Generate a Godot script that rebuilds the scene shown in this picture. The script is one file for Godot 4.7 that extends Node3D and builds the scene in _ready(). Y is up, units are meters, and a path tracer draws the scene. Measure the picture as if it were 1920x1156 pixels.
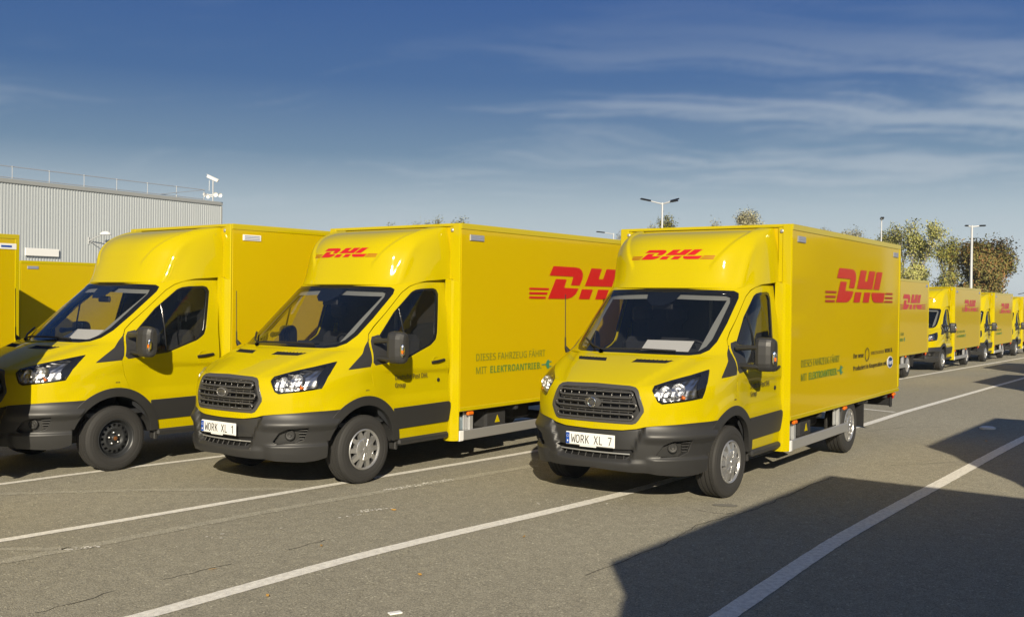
extends Node3D

# ------------------------------------------------------------------ mesh builder
class MB:
	var v := PackedVector3Array()
	var n := PackedVector3Array()
	var c := PackedColorArray()
	var use_c := false
	var col := Color(1, 1, 1)
	func tri(a: Vector3, b: Vector3, d: Vector3, na: Vector3, nb: Vector3, nd: Vector3) -> void:
		var g := (b - a).cross(d - a)
		if g.length_squared() < 1e-16: return
		if g.dot(na + nb + nd) > 0.0:
			v.append(a); v.append(d); v.append(b); n.append(na); n.append(nd); n.append(nb)
		else:
			v.append(a); v.append(b); v.append(d); n.append(na); n.append(nb); n.append(nd)
		if use_c:
			c.append(col); c.append(col); c.append(col)
	func flat(a: Vector3, b: Vector3, d: Vector3, out: Vector3) -> void:
		var g := (b - a).cross(d - a)
		if g.length_squared() < 1e-16: return
		g = g.normalized()
		if g.dot(out) < 0.0: g = -g
		tri(a, b, d, g, g, g)
	func quad(a: Vector3, b: Vector3, d: Vector3, e: Vector3, out: Vector3) -> void:
		flat(a, b, d, out); flat(a, d, e, out)
	func quadn(a: Vector3, b: Vector3, d: Vector3, e: Vector3, na: Vector3, nb: Vector3, nd: Vector3, ne: Vector3) -> void:
		tri(a, b, d, na, nb, nd); tri(a, d, e, na, nd, ne)
	func box(p: Vector3, s: Vector3, bev := 0.0, xf := Transform3D.IDENTITY) -> void:
		# chamfered box centred on p
		var h := s * 0.5
		var b: float = min(bev, min(h.x, min(h.y, h.z)) * 0.9)
		var ax := [Vector3.RIGHT, Vector3.UP, Vector3.BACK]
		for i in 3:
			for sg in [-1.0, 1.0]:
				var u: Vector3 = ax[i]; var w1: Vector3 = ax[(i + 1) % 3]; var w2: Vector3 = ax[(i + 2) % 3]
				var hu := absf(h.dot(u)); var h1 := absf(h.dot(w1)) - b; var h2 := absf(h.dot(w2)) - b
				var ce: Vector3 = p + u * hu * sg
				_q(xf, ce + w1 * h1 + w2 * h2, ce - w1 * h1 + w2 * h2, ce - w1 * h1 - w2 * h2, ce + w1 * h1 - w2 * h2, u * sg)
		if b > 0.0:
			for i in 3:
				var u: Vector3 = ax[i]; var w1: Vector3 = ax[(i + 1) % 3]; var w2: Vector3 = ax[(i + 2) % 3]
				var hu := absf(h.dot(u)) - b; var h1 := absf(h.dot(w1)); var h2 := absf(h.dot(w2))
				for s1 in [-1.0, 1.0]:
					for s2 in [-1.0, 1.0]:
						var a1: Vector3 = p + w1 * s1 * h1 + w2 * s2 * (h2 - b)
						var a2: Vector3 = p + w1 * s1 * (h1 - b) + w2 * s2 * h2
						_q(xf, a1 + u * hu, a1 - u * hu, a2 - u * hu, a2 + u * hu, w1 * s1 + w2 * s2)
			for sx in [-1.0, 1.0]:
				for sy in [-1.0, 1.0]:
					for sz in [-1.0, 1.0]:
						var q := Vector3(sx * h.x, sy * h.y, sz * h.z) + p
						flat(xf * (q - Vector3(0, sy * b, sz * b)), xf * (q - Vector3(sx * b, 0, sz * b)), xf * (q - Vector3(sx * b, sy * b, 0)), xf.basis * Vector3(sx, sy, sz))
	func _q(xf: Transform3D, a: Vector3, b: Vector3, d: Vector3, e: Vector3, out: Vector3) -> void:
		quad(xf * a, xf * b, xf * d, xf * e, xf.basis * out)
	func tube(pts: Array, radii: Array, sides := 8, cap := true) -> void:
		var rings := []
		var nr := []
		for i in pts.size():
			var p: Vector3 = pts[i]
			var d: Vector3
			if i == 0: d = pts[1] - pts[0]
			elif i == pts.size() - 1: d = pts[i] - pts[i - 1]
			else: d = pts[i + 1] - pts[i - 1]
			d = d.normalized()
			var up := Vector3.UP if absf(d.y) < 0.9 else Vector3.RIGHT
			var a := d.cross(up).normalized(); var b := d.cross(a).normalized()
			var r := []; var rn := []
			for k in sides:
				var an := TAU * k / sides
				var o := a * cos(an) + b * sin(an)
				r.append(p + o * float(radii[i])); rn.append(o)
			rings.append(r); nr.append(rn)
		for i in pts.size() - 1:
			for k in sides:
				var k2 := (k + 1) % sides
				quadn(rings[i][k], rings[i][k2], rings[i + 1][k2], rings[i + 1][k], nr[i][k], nr[i][k2], nr[i + 1][k2], nr[i + 1][k])
		if cap:
			for e in [0, pts.size() - 1]:
				var d: Vector3 = (pts[1] - pts[0]) if e else (pts[0] - pts[1])
				if e: d = pts[e] - pts[e - 1]
				for k in sides:
					flat(pts[e], rings[e][k], rings[e][(k + 1) % sides], d)
	func bar(a: Vector3, b: Vector3, r: float, sides := 6) -> void:
		tube([a, b], [r, r], sides)
	func lathe(prof: Array, origin: Vector3, axis: Vector3, sides := 40, a0 := 0.0, a1 := TAU) -> void:
		# prof: [along axis, radius]
		axis = axis.normalized()
		var up := Vector3.UP if absf(axis.y) < 0.9 else Vector3.RIGHT
		var e1 := axis.cross(up).normalized(); var e2 := axis.cross(e1).normalized()
		for i in prof.size() - 1:
			var p: Array = prof[i]; var q: Array = prof[i + 1]
			var dn := Vector2(q[0] - p[0], q[1] - p[1])
			var nn := Vector2(-dn.y, dn.x).normalized()   # (axis, radius)
			for k in sides:
				var t0 := a0 + (a1 - a0) * k / sides; var t1 := a0 + (a1 - a0) * (k + 1) / sides
				var d0 := e1 * cos(t0) + e2 * sin(t0); var d1 := e1 * cos(t1) + e2 * sin(t1)
				quadn(origin + axis * p[0] + d0 * p[1], origin + axis * p[0] + d1 * p[1], origin + axis * q[0] + d1 * q[1], origin + axis * q[0] + d0 * q[1],
					axis * nn.x + d0 * nn.y, axis * nn.x + d1 * nn.y, axis * nn.x + d1 * nn.y, axis * nn.x + d0 * nn.y)
	func plate(poly: PackedVector2Array, o: Vector3, ex: Vector3, ey: Vector3, depth := 0.0) -> void:
		# flat polygon in the plane o + ex*u + ey*v, with thickness towards -normal
		var nn := ex.cross(ey).normalized()
		var ix := Geometry2D.triangulate_polygon(poly)
		for k in range(0, ix.size(), 3):
			var q := [ix[k], ix[k + 1], ix[k + 2]]
			flat(o + ex * poly[q[0]].x + ey * poly[q[0]].y, o + ex * poly[q[1]].x + ey * poly[q[1]].y, o + ex * poly[q[2]].x + ey * poly[q[2]].y, nn)
			if depth > 0.0:
				flat(o - nn * depth + ex * poly[q[0]].x + ey * poly[q[0]].y, o - nn * depth + ex * poly[q[1]].x + ey * poly[q[1]].y, o - nn * depth + ex * poly[q[2]].x + ey * poly[q[2]].y, -nn)
		if depth > 0.0:
			var cw := Geometry2D.is_polygon_clockwise(poly)
			for i in poly.size():
				var a := poly[i]; var b := poly[(i + 1) % poly.size()]
				var od := Vector2(b.y - a.y, a.x - b.x) * (-1.0 if cw else 1.0)
				var A := o + ex * a.x + ey * a.y; var B := o + ex * b.x + ey * b.y
				quad(A, B, B - nn * depth, A - nn * depth, ex * od.x + ey * od.y)
	func mesh() -> ArrayMesh:
		var arr := []
		arr.resize(Mesh.ARRAY_MAX)
		arr[Mesh.ARRAY_VERTEX] = v; arr[Mesh.ARRAY_NORMAL] = n
		if use_c: arr[Mesh.ARRAY_COLOR] = c
		var m := ArrayMesh.new()
		m.add_surface_from_arrays(Mesh.PRIMITIVE_TRIANGLES, arr)
		return m

# ------------------------------------------------------------------ curved vehicle skins
# An outline for every height y: a rounded corner from the front centre round to the flat side.
class BodySkin:
	var zf: Array; var xs: Array; var zc: Array; var nn: Array
	var m := 2.3
	func tab(tb: Array, y: float) -> float:
		var k: int = tb.size()
		if y <= tb[0][0]: return tb[0][1]
		if y >= tb[k - 1][0]: return tb[k - 1][1]
		var i := 0
		while tb[i + 1][0] < y: i += 1
		var h: float = tb[i + 1][0] - tb[i][0]
		var t: float = (y - tb[i][0]) / h
		var m0 := slope(tb, i); var m1 := slope(tb, i + 1)
		var t2 := t * t; var t3 := t2 * t
		return (2 * t3 - 3 * t2 + 1) * tb[i][1] + (t3 - 2 * t2 + t) * h * m0 + (-2 * t3 + 3 * t2) * tb[i + 1][1] + (t3 - t2) * h * m1
	func slope(tb: Array, k: int) -> float:
		var last := tb.size() - 1
		if k == 0: return (tb[1][1] - tb[0][1]) / (tb[1][0] - tb[0][0])
		if k == last: return (tb[last][1] - tb[last - 1][1]) / (tb[last][0] - tb[last - 1][0])
		var a: float = (tb[k][1] - tb[k - 1][1]) / (tb[k][0] - tb[k - 1][0])
		var b: float = (tb[k + 1][1] - tb[k][1]) / (tb[k + 1][0] - tb[k][0])
		return 0.0 if a * b <= 0.0 else 2.0 * a * b / (a + b)
	func at(t: float, y: float) -> Vector3:
		var s := -1.0 if t < 0.0 else 1.0
		t = absf(t)
		var X := tab(xs, y); var Zc := tab(zc, y)
		if t >= PI / 2: return Vector3(s * X, y, Zc - (t - PI / 2))
		return Vector3(s * X * pow(sin(t), 2.0 / tab(nn, y)), y, Zc + (tab(zf, y) - Zc) * pow(cos(t), 2.0 / m))
	func from_x(x: float, y: float) -> float:
		return signf(x) * asin(clampf(pow(minf(absf(x) / tab(xs, y), 1.0), tab(nn, y) * 0.5), 0, 1))
	func from_z(z: float, y: float) -> float:
		var Zc := tab(zc, y)
		if z <= Zc: return PI / 2 + (Zc - z)
		return acos(clampf(pow(minf((z - Zc) / (tab(zf, y) - Zc), 1.0), m * 0.5), 0, 1))
	func field(p: Vector3) -> float:
		var Zc := tab(zc, p.y); var r := pow(absf(p.x) / tab(xs, p.y), tab(nn, p.y))
		if p.z > Zc: r += pow((p.z - Zc) / (tab(zf, p.y) - Zc), m)
		return r
	func normal(p: Vector3) -> Vector3:
		var e := 0.004
		var g := Vector3(field(p + Vector3(e, 0, 0)) - field(p - Vector3(e, 0, 0)), field(p + Vector3(0, e, 0)) - field(p - Vector3(0, e, 0)), field(p + Vector3(0, 0, e)) - field(p - Vector3(0, 0, e)))
		return g.normalized()
	# outline points [kind, value, y] -> polygon in (t, y); kind "x", "z" or "t"
	func poly(spec: Array, closed := true) -> PackedVector2Array:
		var out := PackedVector2Array()
		var cnt := spec.size()
		for i in (cnt if closed else cnt - 1):
			var a: Array = spec[i]; var b: Array = spec[(i + 1) % cnt]
			var same: bool = a[0] == b[0]
			var pa := conv(a); var pb := conv(b)
			var len := (at(pa.x, pa.y) - at(pb.x, pb.y)).length()
			var steps := maxi(1, int(len / 0.035))
			for k in steps:
				var f := float(k) / steps
				if same: out.append(conv([a[0], lerpf(a[1], b[1], f), lerpf(a[2], b[2], f)]))
				else: out.append(pa.lerp(pb, f))
		if not closed: out.append(conv(spec[cnt - 1]))
		return out
	func conv(a: Array) -> Vector2:
		if a[0] == "x": return Vector2(from_x(a[1], a[2]), a[2])
		if a[0] == "z": return Vector2(from_z(a[1], a[2]), a[2])
		return Vector2(a[1], a[2])

static func mirror(p: PackedVector2Array) -> PackedVector2Array:
	var o := PackedVector2Array()
	for i in range(p.size() - 1, -1, -1): o.append(Vector2(-p[i].x, p[i].y))
	return o
static func both(half: PackedVector2Array) -> PackedVector2Array:
	var o := PackedVector2Array(half)
	for i in range(half.size() - 1, -1, -1):
		if absf(half[i].x) > 1e-5: o.append(Vector2(-half[i].x, half[i].y))
	return o

func no_bump(_p: Vector3) -> float: return 0.0

# a panel of the skin: polygon minus holes, lifted by off + bump(p), with turned-in edges
func panel(mb: MB, sk: BodySkin, pol: PackedVector2Array, holes: Array, off: float, skirt: float, bump: Callable = no_bump, dt := 0.04, dy := 0.03) -> void:
	var r := Rect2(pol[0], Vector2.ZERO)
	for p in pol: r = r.expand(p)
	var bd: Callable = bump
	var has_b := bump != no_bump
	var cache := {}
	var put := func(q: Vector2) -> Array:
		var key := Vector2i(roundi(q.x * 20000), roundi(q.y * 20000))
		if cache.has(key): return cache[key]
		var P := sk.at(q.x, q.y)
		var N := sk.normal(P)
		var d: float = off + bd.call(P)
		var res := [P + N * d, N]
		if has_b:
			var e := 0.012
			var T1 := N.cross(Vector3.UP).normalized()
			if T1.length() < 0.5: T1 = Vector3.RIGHT
			var T2 := T1.cross(N).normalized()
			var g1: float = (bd.call(P + T1 * e) - bd.call(P - T1 * e)) / (2 * e)
			var g2: float = (bd.call(P + T2 * e) - bd.call(P - T2 * e)) / (2 * e)
			res[1] = (N - T1 * g1 - T2 * g2).normalized()
		cache[key] = res
		return res
	var i0 := int(floor(r.position.x / dt)); var i1 := int(ceil(r.end.x / dt))
	var j0 := int(floor(r.position.y / dy)); var j1 := int(ceil(r.end.y / dy))
	for j in range(j0, j1):
		var strip := PackedVector2Array([Vector2(i0 * dt - 1, j * dy), Vector2(i1 * dt + 1, j * dy), Vector2(i1 * dt + 1, (j + 1) * dy), Vector2(i0 * dt - 1, (j + 1) * dy)])
		var rows: Array = Geometry2D.intersect_polygons(pol, strip)
		for h in holes:
			var nx: Array = []
			for w in rows: nx.append_array(Geometry2D.clip_polygons(w, h))
			rows = nx
		for w in rows:
			var lo := 1e9; var hi := -1e9
			for q in w: lo = minf(lo, q.x); hi = maxf(hi, q.x)
			for i in range(int(floor(lo / dt)), int(ceil(hi / dt))):
				var cell := PackedVector2Array([Vector2(i * dt, j * dy), Vector2((i + 1) * dt, j * dy), Vector2((i + 1) * dt, (j + 1) * dy), Vector2(i * dt, (j + 1) * dy)])
				for pc in Geometry2D.intersect_polygons(w, cell):
					var ix := Geometry2D.triangulate_polygon(pc)
					for k in range(0, ix.size(), 3):
						var a: Array = put.call(pc[ix[k]]); var b: Array = put.call(pc[ix[k + 1]]); var d: Array = put.call(pc[ix[k + 2]])
						mb.tri(a[0], b[0], d[0], a[1], b[1], d[1])
	if skirt > 0.0:
		var loops := [pol]; loops.append_array(holes)
		for li in loops.size():
			var lp: PackedVector2Array = loops[li]
			var cw := Geometry2D.is_polygon_clockwise(lp)
			for i in lp.size():
				var qa := lp[i]; var qb := lp[(i + 1) % lp.size()]
				if li > 0 and not (Geometry2D.is_point_in_polygon(qa, pol) and Geometry2D.is_point_in_polygon(qb, pol)): continue
				if qa.distance_squared_to(qb) < 1e-9: continue
				var a: Array = put.call(qa); var b: Array = put.call(qb)
				var o2 := Vector2(qb.y - qa.y, qa.x - qb.x).normalized() * (-1.0 if cw else 1.0)
				if li > 0: o2 = -o2
				var mid := (qa + qb) * 0.5
				var od := sk.at(mid.x + o2.x * 0.004, mid.y + o2.y * 0.004) - sk.at(mid.x, mid.y)
				var A: Vector3 = a[0]; var B: Vector3 = b[0]; var NA: Vector3 = a[1]; var NB: Vector3 = b[1]
				var fl := (B - A).cross(NA + NB).normalized()
				if fl.dot(od) < 0.0: fl = -fl
				# a small rounded edge, then the return
				var e := minf(0.004, skirt * 0.4)
				var A1 := A - NA * e + fl * e * 0.7; var B1 := B - NB * e + fl * e * 0.7
				mb.quadn(A, B, B1, A1, NA, NB, (NB + fl).normalized(), (NA + fl).normalized())
				mb.quadn(A1, B1, B - NB * skirt + fl * e * 0.7, A - NA * skirt + fl * e * 0.7, fl, fl, fl, fl)

# ------------------------------------------------------------------ scene nodes
var used := {}
var meshes := {}
var M := {}
func numbered(called: String) -> String:
	if not used.has(called):
		used[called] = 0
		return called
	used[called] += 1
	return "%s_%03d" % [called, used[called]]
func thing(called: String, label: String, category: String, at := Vector3.ZERO, turn := 0.0, group := "") -> Node3D:
	var o := Node3D.new(); o.name = numbered(called); add_child(o)
	o.position = at; o.rotation.y = turn
	tag(o, label, category, group)
	return o
func tag(o: Node3D, label: String, category: String, group := "") -> void:
	o.set_meta("label", label); o.set_meta("category", category)
	if group != "": o.set_meta("group", group)
func obj(called: String, mesh: Mesh, mat: Material, parent: Node3D = null) -> MeshInstance3D:
	var o := MeshInstance3D.new()
	o.mesh = mesh
	o.material_override = mat
	if parent == null:
		o.name = numbered(called); add_child(o)
	else:
		o.name = called
		var k := 0
		while parent.has_node(NodePath(String(o.name))):
			k += 1; o.name = "%s_%03d" % [called, k]
		parent.add_child(o, true)
	return o
func struct(called: String, mesh: Mesh, mat: Material) -> MeshInstance3D:
	var o := obj(called, mesh, mat)
	o.set_meta("kind", "structure")
	return o
# builds a shared mesh once
func shared(key: String, f: Callable) -> ArrayMesh:
	if not meshes.has(key):
		var mb := MB.new()
		f.call(mb)
		meshes[key] = mb.mesh()
	return meshes[key]

func mat(c: Color, rough := 0.5, metal := 0.0) -> StandardMaterial3D:
	var m := StandardMaterial3D.new()
	m.albedo_color = c; m.roughness = rough; m.metallic = metal
	return m
func lin(r: float, g: float, b: float) -> Color:
	return Color(r, g, b).linear_to_srgb()

func ground_y(z: float) -> float:
	var d := -z - 13.5
	return -0.0148 * (0.5 * (d + sqrt(d * d + 4.0)) if d > -20 else 0.0) + 0.0

# ------------------------------------------------------------------ sky
func make_sky_image() -> Image:
	var W := 2560; var H := 1280
	var im := Image.create(W, H, false, Image.FORMAT_RGBF)
	var f1 := FastNoiseLite.new(); f1.seed = 11; f1.noise_type = FastNoiseLite.TYPE_SIMPLEX_SMOOTH; f1.fractal_type = FastNoiseLite.FRACTAL_FBM; f1.fractal_octaves = 5; f1.frequency = 1.0; f1.fractal_gain = 0.55
	var f2 := FastNoiseLite.new(); f2.seed = 5; f2.noise_type = FastNoiseLite.TYPE_SIMPLEX_SMOOTH; f2.fractal_type = FastNoiseLite.FRACTAL_FBM; f2.fractal_octaves = 3; f2.frequency = 1.0
	# elevation in degrees -> air colour
	var el := [-90.0, -1.0, 0.0, 2.5, 5.0, 8.0, 12.0, 17.0, 30.0, 55.0, 90.0]
	var co := [Vector3(.18, .17, .15), Vector3(.30, .31, .31), Vector3(.60, .65, .66), Vector3(.53, .60, .63), Vector3(.41, .50, .56), Vector3(.175, .277, .40), Vector3(.076, .160, .338), Vector3(.048, .117, .315), Vector3(.040, .092, .245), Vector3(.034, .074, .19), Vector3(.031, .066, .165)]
	var sun := sun_dir()
	for j in H:
		var th := PI * (j + 0.5) / H
		var dy := cos(th); var sr := sin(th)
		var e := 90.0 - rad_to_deg(th)
		var k := 0
		while k < el.size() - 2 and el[k + 1] < e: k += 1
		var base: Vector3 = (co[k] as Vector3).lerp(co[k + 1], clampf((e - el[k]) / (el[k + 1] - el[k]), 0, 1))
		for i in W:
			var ph := TAU * (i + 0.5) / W
			var d := Vector3(sin(ph) * sr, dy, -cos(ph) * sr)
			var cc := base
			var cs := d.dot(sun)
			# paler towards the sun and towards the bright right-hand side of the sky
			if dy > -0.03:
				cc += Vector3(.15, .145, .13) * pow(maxf(cs, 0.0), 5.0) + Vector3(.6, .55, .48) * pow(maxf(cs, 0.0), 60.0)
				cc = cc.lerp(cc * 1.12 + Vector3(.012, .010, .006), clampf(d.x / maxf(sr, .01) * 1.4, -1.0, 1.0) * 0.5 + 0.0)
			if dy > 0.005:
				# high thin cloud on a flat layer: soft veils and combed streaks, denser to the right
				var px := d.x / (dy + 0.06); var pz := d.z / (dy + 0.06)
				var wx := f2.get_noise_2d(px * 0.30, pz * 0.22); var wz := f2.get_noise_2d(px * 0.30 + 31.0, pz * 0.22 - 12.0)
				var ax := px * 0.97 + pz * 0.20 + wx * 0.55; var az := pz * 0.97 - px * 0.20 + wz * 0.9
				var veil := f2.get_noise_2d(ax * 0.28 + 7.0, az * 0.34 + 3.0)
				var mid := f1.get_noise_2d(ax * 0.55, az * 1.5)
				var fine := f1.get_noise_2d(ax * 1.6 + 50.0, az * 5.2)
				var right := clampf(d.x / maxf(sr, .01) * 1.5 + 0.42, 0.0, 1.0)
				var a := clampf(veil * 0.70 + mid * 0.80 + fine * 0.50 + 0.02 + right * 0.24, 0.0, 1.0)
				a = a * a * (3.0 - 2.0 * a) * 0.50 * smoothstep(0.0, 0.06, dy) * (0.35 + 0.65 * right) * (1.0 - 0.78 * smoothstep(.17, .26, dy))
				cc = cc.lerp(Vector3(.50, .56, .62), clampf(a, 0.0, 0.6))
			cc *= 0.80
			im.set_pixel(i, j, Color(cc.x, cc.y, cc.z))
	return im

func sun_dir() -> Vector3: return Vector3(0.045, 1.0, 2.19).normalized()

# ------------------------------------------------------------------ textures
func asphalt_tex() -> Array:
	var N := 1024
	var rg := RandomNumberGenerator.new(); rg.seed = 77
	var im := Image.create(N, N, true, Image.FORMAT_RGB8)
	var hm := Image.create(N, N, false, Image.FORMAT_L8)
	var fn := FastNoiseLite.new(); fn.seed = 3; fn.frequency = 0.02; fn.fractal_octaves = 4
	for j in N:
		for i in N:
			var g := rg.randf()
			var u := float(i) / N; var w := float(j) / N
			# seamless broad mottling
			var b := lerpf(lerpf(fn.get_noise_2d(i, j), fn.get_noise_2d(i - N, j), smoothstep(0.8, 1.0, u)), lerpf(fn.get_noise_2d(i, j - N), fn.get_noise_2d(i - N, j - N), smoothstep(0.8, 1.0, u)), smoothstep(0.8, 1.0, w))
			var t := 0.70 + (g - 0.5) * 0.40 + b * 0.05
			if g > 0.985: t = 1.0
			elif g < 0.03: t = 0.44
			im.set_pixel(i, j, Color(clampf(t * 0.93, 0, 1), clampf(t * 0.915, 0, 1), clampf(t * 0.86, 0, 1)))
	# stones of a few pixels
	for s in 26000:
		var x := rg.randi_range(0, N - 1); var y := rg.randi_range(0, N - 1)
		var t := rg.randf_range(0.45, 0.88)
		if rg.randf() < 0.07: t = 1.07
		var cc := Color(clampf(t * 0.95, 0, 1), clampf(t * 0.93, 0, 1), clampf(t * 0.87, 0, 1))
		var rr := rg.randi_range(1, 3)
		for dy in range(rr):
			for dx in range(rr + rg.randi_range(0, 1)):
				var q := im.get_pixel((x + dx) % N, (y + dy) % N)
				im.set_pixel((x + dx) % N, (y + dy) % N, q.lerp(cc, 0.7))
	for j in N:
		for i in N: hm.set_pixel(i, j, Color.from_hsv(0, 0, im.get_pixel(i, j).v))
	im.generate_mipmaps()
	hm.bump_map_to_normal_map(2.0)
	return [ImageTexture.create_from_image(im), ImageTexture.create_from_image(hm)]
func paint_tex() -> ImageTexture:
	var N := 512
	var rg := RandomNumberGenerator.new(); rg.seed = 8
	var im := Image.create(N, N, true, Image.FORMAT_RGB8)
	var fn := FastNoiseLite.new(); fn.seed = 9; fn.frequency = 0.03; fn.fractal_octaves = 4
	for j in N:
		for i in N:
			var t := 0.93 + (rg.randf() - 0.5) * 0.14 + fn.get_noise_2d(i, j) * 0.10
			if rg.randf() < 0.035: t *= 0.62
			im.set_pixel(i, j, Color(t, t * 0.985, t * 0.95))
	im.generate_mipmaps()
	return ImageTexture.create_from_image(im)

func make_materials() -> void:
	var y := mat(lin(.482, .386, .0003), 0.45)
	y.metallic_specular = 0.1
	y.clearcoat_enabled = true; y.clearcoat = 0.65; y.clearcoat_roughness = 0.04
	M.yellow = y
	var b := mat(lin(.52, .375, .0005), 0.42)
	b.metallic_specular = 0.1
	b.clearcoat_enabled = true; b.clearcoat = 0.55; b.clearcoat_roughness = 0.07
	M.box = b
	M.plastic = mat(lin(.028, .0278, .0276), 0.46)
	M.black = mat(lin(.012, .012, .013), 0.55)
	M.gloss = mat(lin(.010, .011, .013), 0.10)
	M.grille = mat(lin(.085, .083, .08), 0.22, 0.3)
	M.rubber = mat(lin(.028, .027, .026), 0.75)
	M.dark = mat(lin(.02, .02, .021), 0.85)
	M.interior = mat(lin(.020, .022, .026), 0.8)
	M.seat = mat(lin(.022, .024, .030), 0.9)
	M.trim = mat(lin(.26, .27, .26), 0.8)
	M.silver = mat(lin(.52, .52, .52), 0.30, 0.75)
	M.alu = mat(lin(.46, .46, .45), 0.42, 0.6)
	M.chrome = mat(lin(.8, .8, .8), 0.10, 1.0)
	M.white = mat(lin(.78, .78, .76), 0.45)
	M.paper = mat(lin(.80, .80, .78), 0.8)
	M.red = mat(lin(.50, .014, .013), 0.35)
	M.stripe = mat(lin(.36, .025, .010), 0.4)
	M.brown = mat(lin(.13, .095, .012), 0.5)
	M.reflector = mat(lin(.62, .63, .65), 0.32, 1.0)
	M.green = mat(lin(.13, .17, .01), 0.5)
	M.green2 = mat(lin(.10, .20, .02), 0.5)
	M.teal = mat(lin(.03, .21, .12), 0.5)
	M.print_black = mat(lin(.015, .015, .015), 0.5)
	M.blue = mat(lin(.012, .07, .36), 0.4)
	M.oval_blue = mat(lin(.02, .06, .20), 0.3)
	M.lavender = mat(lin(.30, .33, .46), 0.45)
	M.orange = mat(lin(.75, .16, .01), 0.25)
	M.steel = mat(lin(.035, .037, .04), 0.45, 0.3)
	M.bluegrey = mat(lin(.20, .26, .30), 0.5)
	M.copper = mat(lin(.16, .06, .015), 0.5)
	var g := mat(Color(0.10, 0.12, 0.14, 0.30), 0.0)
	g.transparency = BaseMaterial3D.TRANSPARENCY_ALPHA
	M.glass = g
	var g2 := mat(Color(0.2, 0.2, 0.22, 0.05), 0.0)
	g2.transparency = BaseMaterial3D.TRANSPARENCY_ALPHA
	M.lens = g2
	var at := asphalt_tex()
	var a := mat(lin(.79, .765, .675), 0.88)
	a.albedo_texture = at[0]; a.normal_enabled = true; a.normal_texture = at[1]; a.normal_scale = 0.9
	a.uv1_triplanar = true; a.uv1_world_triplanar = true; a.uv1_scale = Vector3(0.27, 0.27, 0.27)
	a.vertex_color_use_as_albedo = true
	M.asphalt = a
	var f := a.duplicate() as StandardMaterial3D
	f.albedo_color = lin(.88, .855, .765)
	M.faded = f
	var pm := mat(lin(.98, .975, .95), 0.75)
	pm.albedo_texture = paint_tex(); pm.uv1_triplanar = true; pm.uv1_world_triplanar = true; pm.uv1_scale = Vector3(1.1, 1.1, 1.1)
	pm.normal_enabled = true; pm.normal_texture = at[1]; pm.normal_scale = 0.6
	M.road_paint = pm
	M.crack = mat(lin(.03, .029, .027), 0.95)
	M.clad = mat(lin(.425, .455, .47), 0.5)
	M.cap = mat(lin(.34, .35, .34), 0.5, 0.2)
	M.galv = mat(lin(.50, .51, .52), 0.4, 0.5)
	M.pole = mat(lin(.55, .56, .57), 0.45, 0.3)
	M.bark = mat(lin(.10, .085, .065), 0.9)
	M.pale_bark = mat(lin(.22, .20, .17), 0.9)
	var lf := mat(Color(1, 1, 1), 0.7)
	lf.vertex_color_use_as_albedo = true; lf.cull_mode = BaseMaterial3D.CULL_DISABLED
	lf.backlight_enabled = true; lf.backlight = Color(0.22, 0.20, 0.06)
	M.leaf = lf

func _ready() -> void:
	# ---- camera
	var cam := Camera3D.new(); cam.name = "camera"
	cam.position = Vector3(0, 1.934, 0)
	cam.rotation = Vector3(-0.0107, 0, 0.0121)
	cam.fov = rad_to_deg(2.0 * atan(578.0 / 1880.0))
	cam.near = 0.05; cam.far = 2000.0
	add_child(cam); cam.current = true
	# ---- sky and exposure
	var we := WorldEnvironment.new(); we.name = "world_environment"
	var env := Environment.new()
	env.background_mode = Environment.BG_SKY
	var sky := Sky.new()
	var pano := PanoramaSkyMaterial.new()
	pano.panorama = ImageTexture.create_from_image(make_sky_image())
	sky.sky_material = pano
	env.sky = sky
	env.tonemap_mode = Environment.TONE_MAPPER_LINEAR
	env.tonemap_exposure = 1.25
	env.sdfgi_enabled = true; env.ssao_enabled = true; env.ssil_enabled = true
	env.fog_enabled = true; env.fog_density = 0.0004; env.fog_light_color = Color(0.72, 0.78, 0.84)
	we.environment = env
	add_child(we)
	# ---- sun, low behind the camera
	var sun := DirectionalLight3D.new(); sun.name = "sun"
	sun.light_energy = 1.6; sun.light_color = Color(1.0, 0.95, 0.85); sun.light_angular_distance = 0.5
	sun.shadow_enabled = true
	add_child(sun)
	sun.look_at_from_position(sun_dir() * 50.0, Vector3.ZERO, Vector3.UP)
	make_materials()
	make_skins()
	build_ground()
	build_building()
	build_trucks()
	build_street()
	build_trees()
	build_litter()

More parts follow.
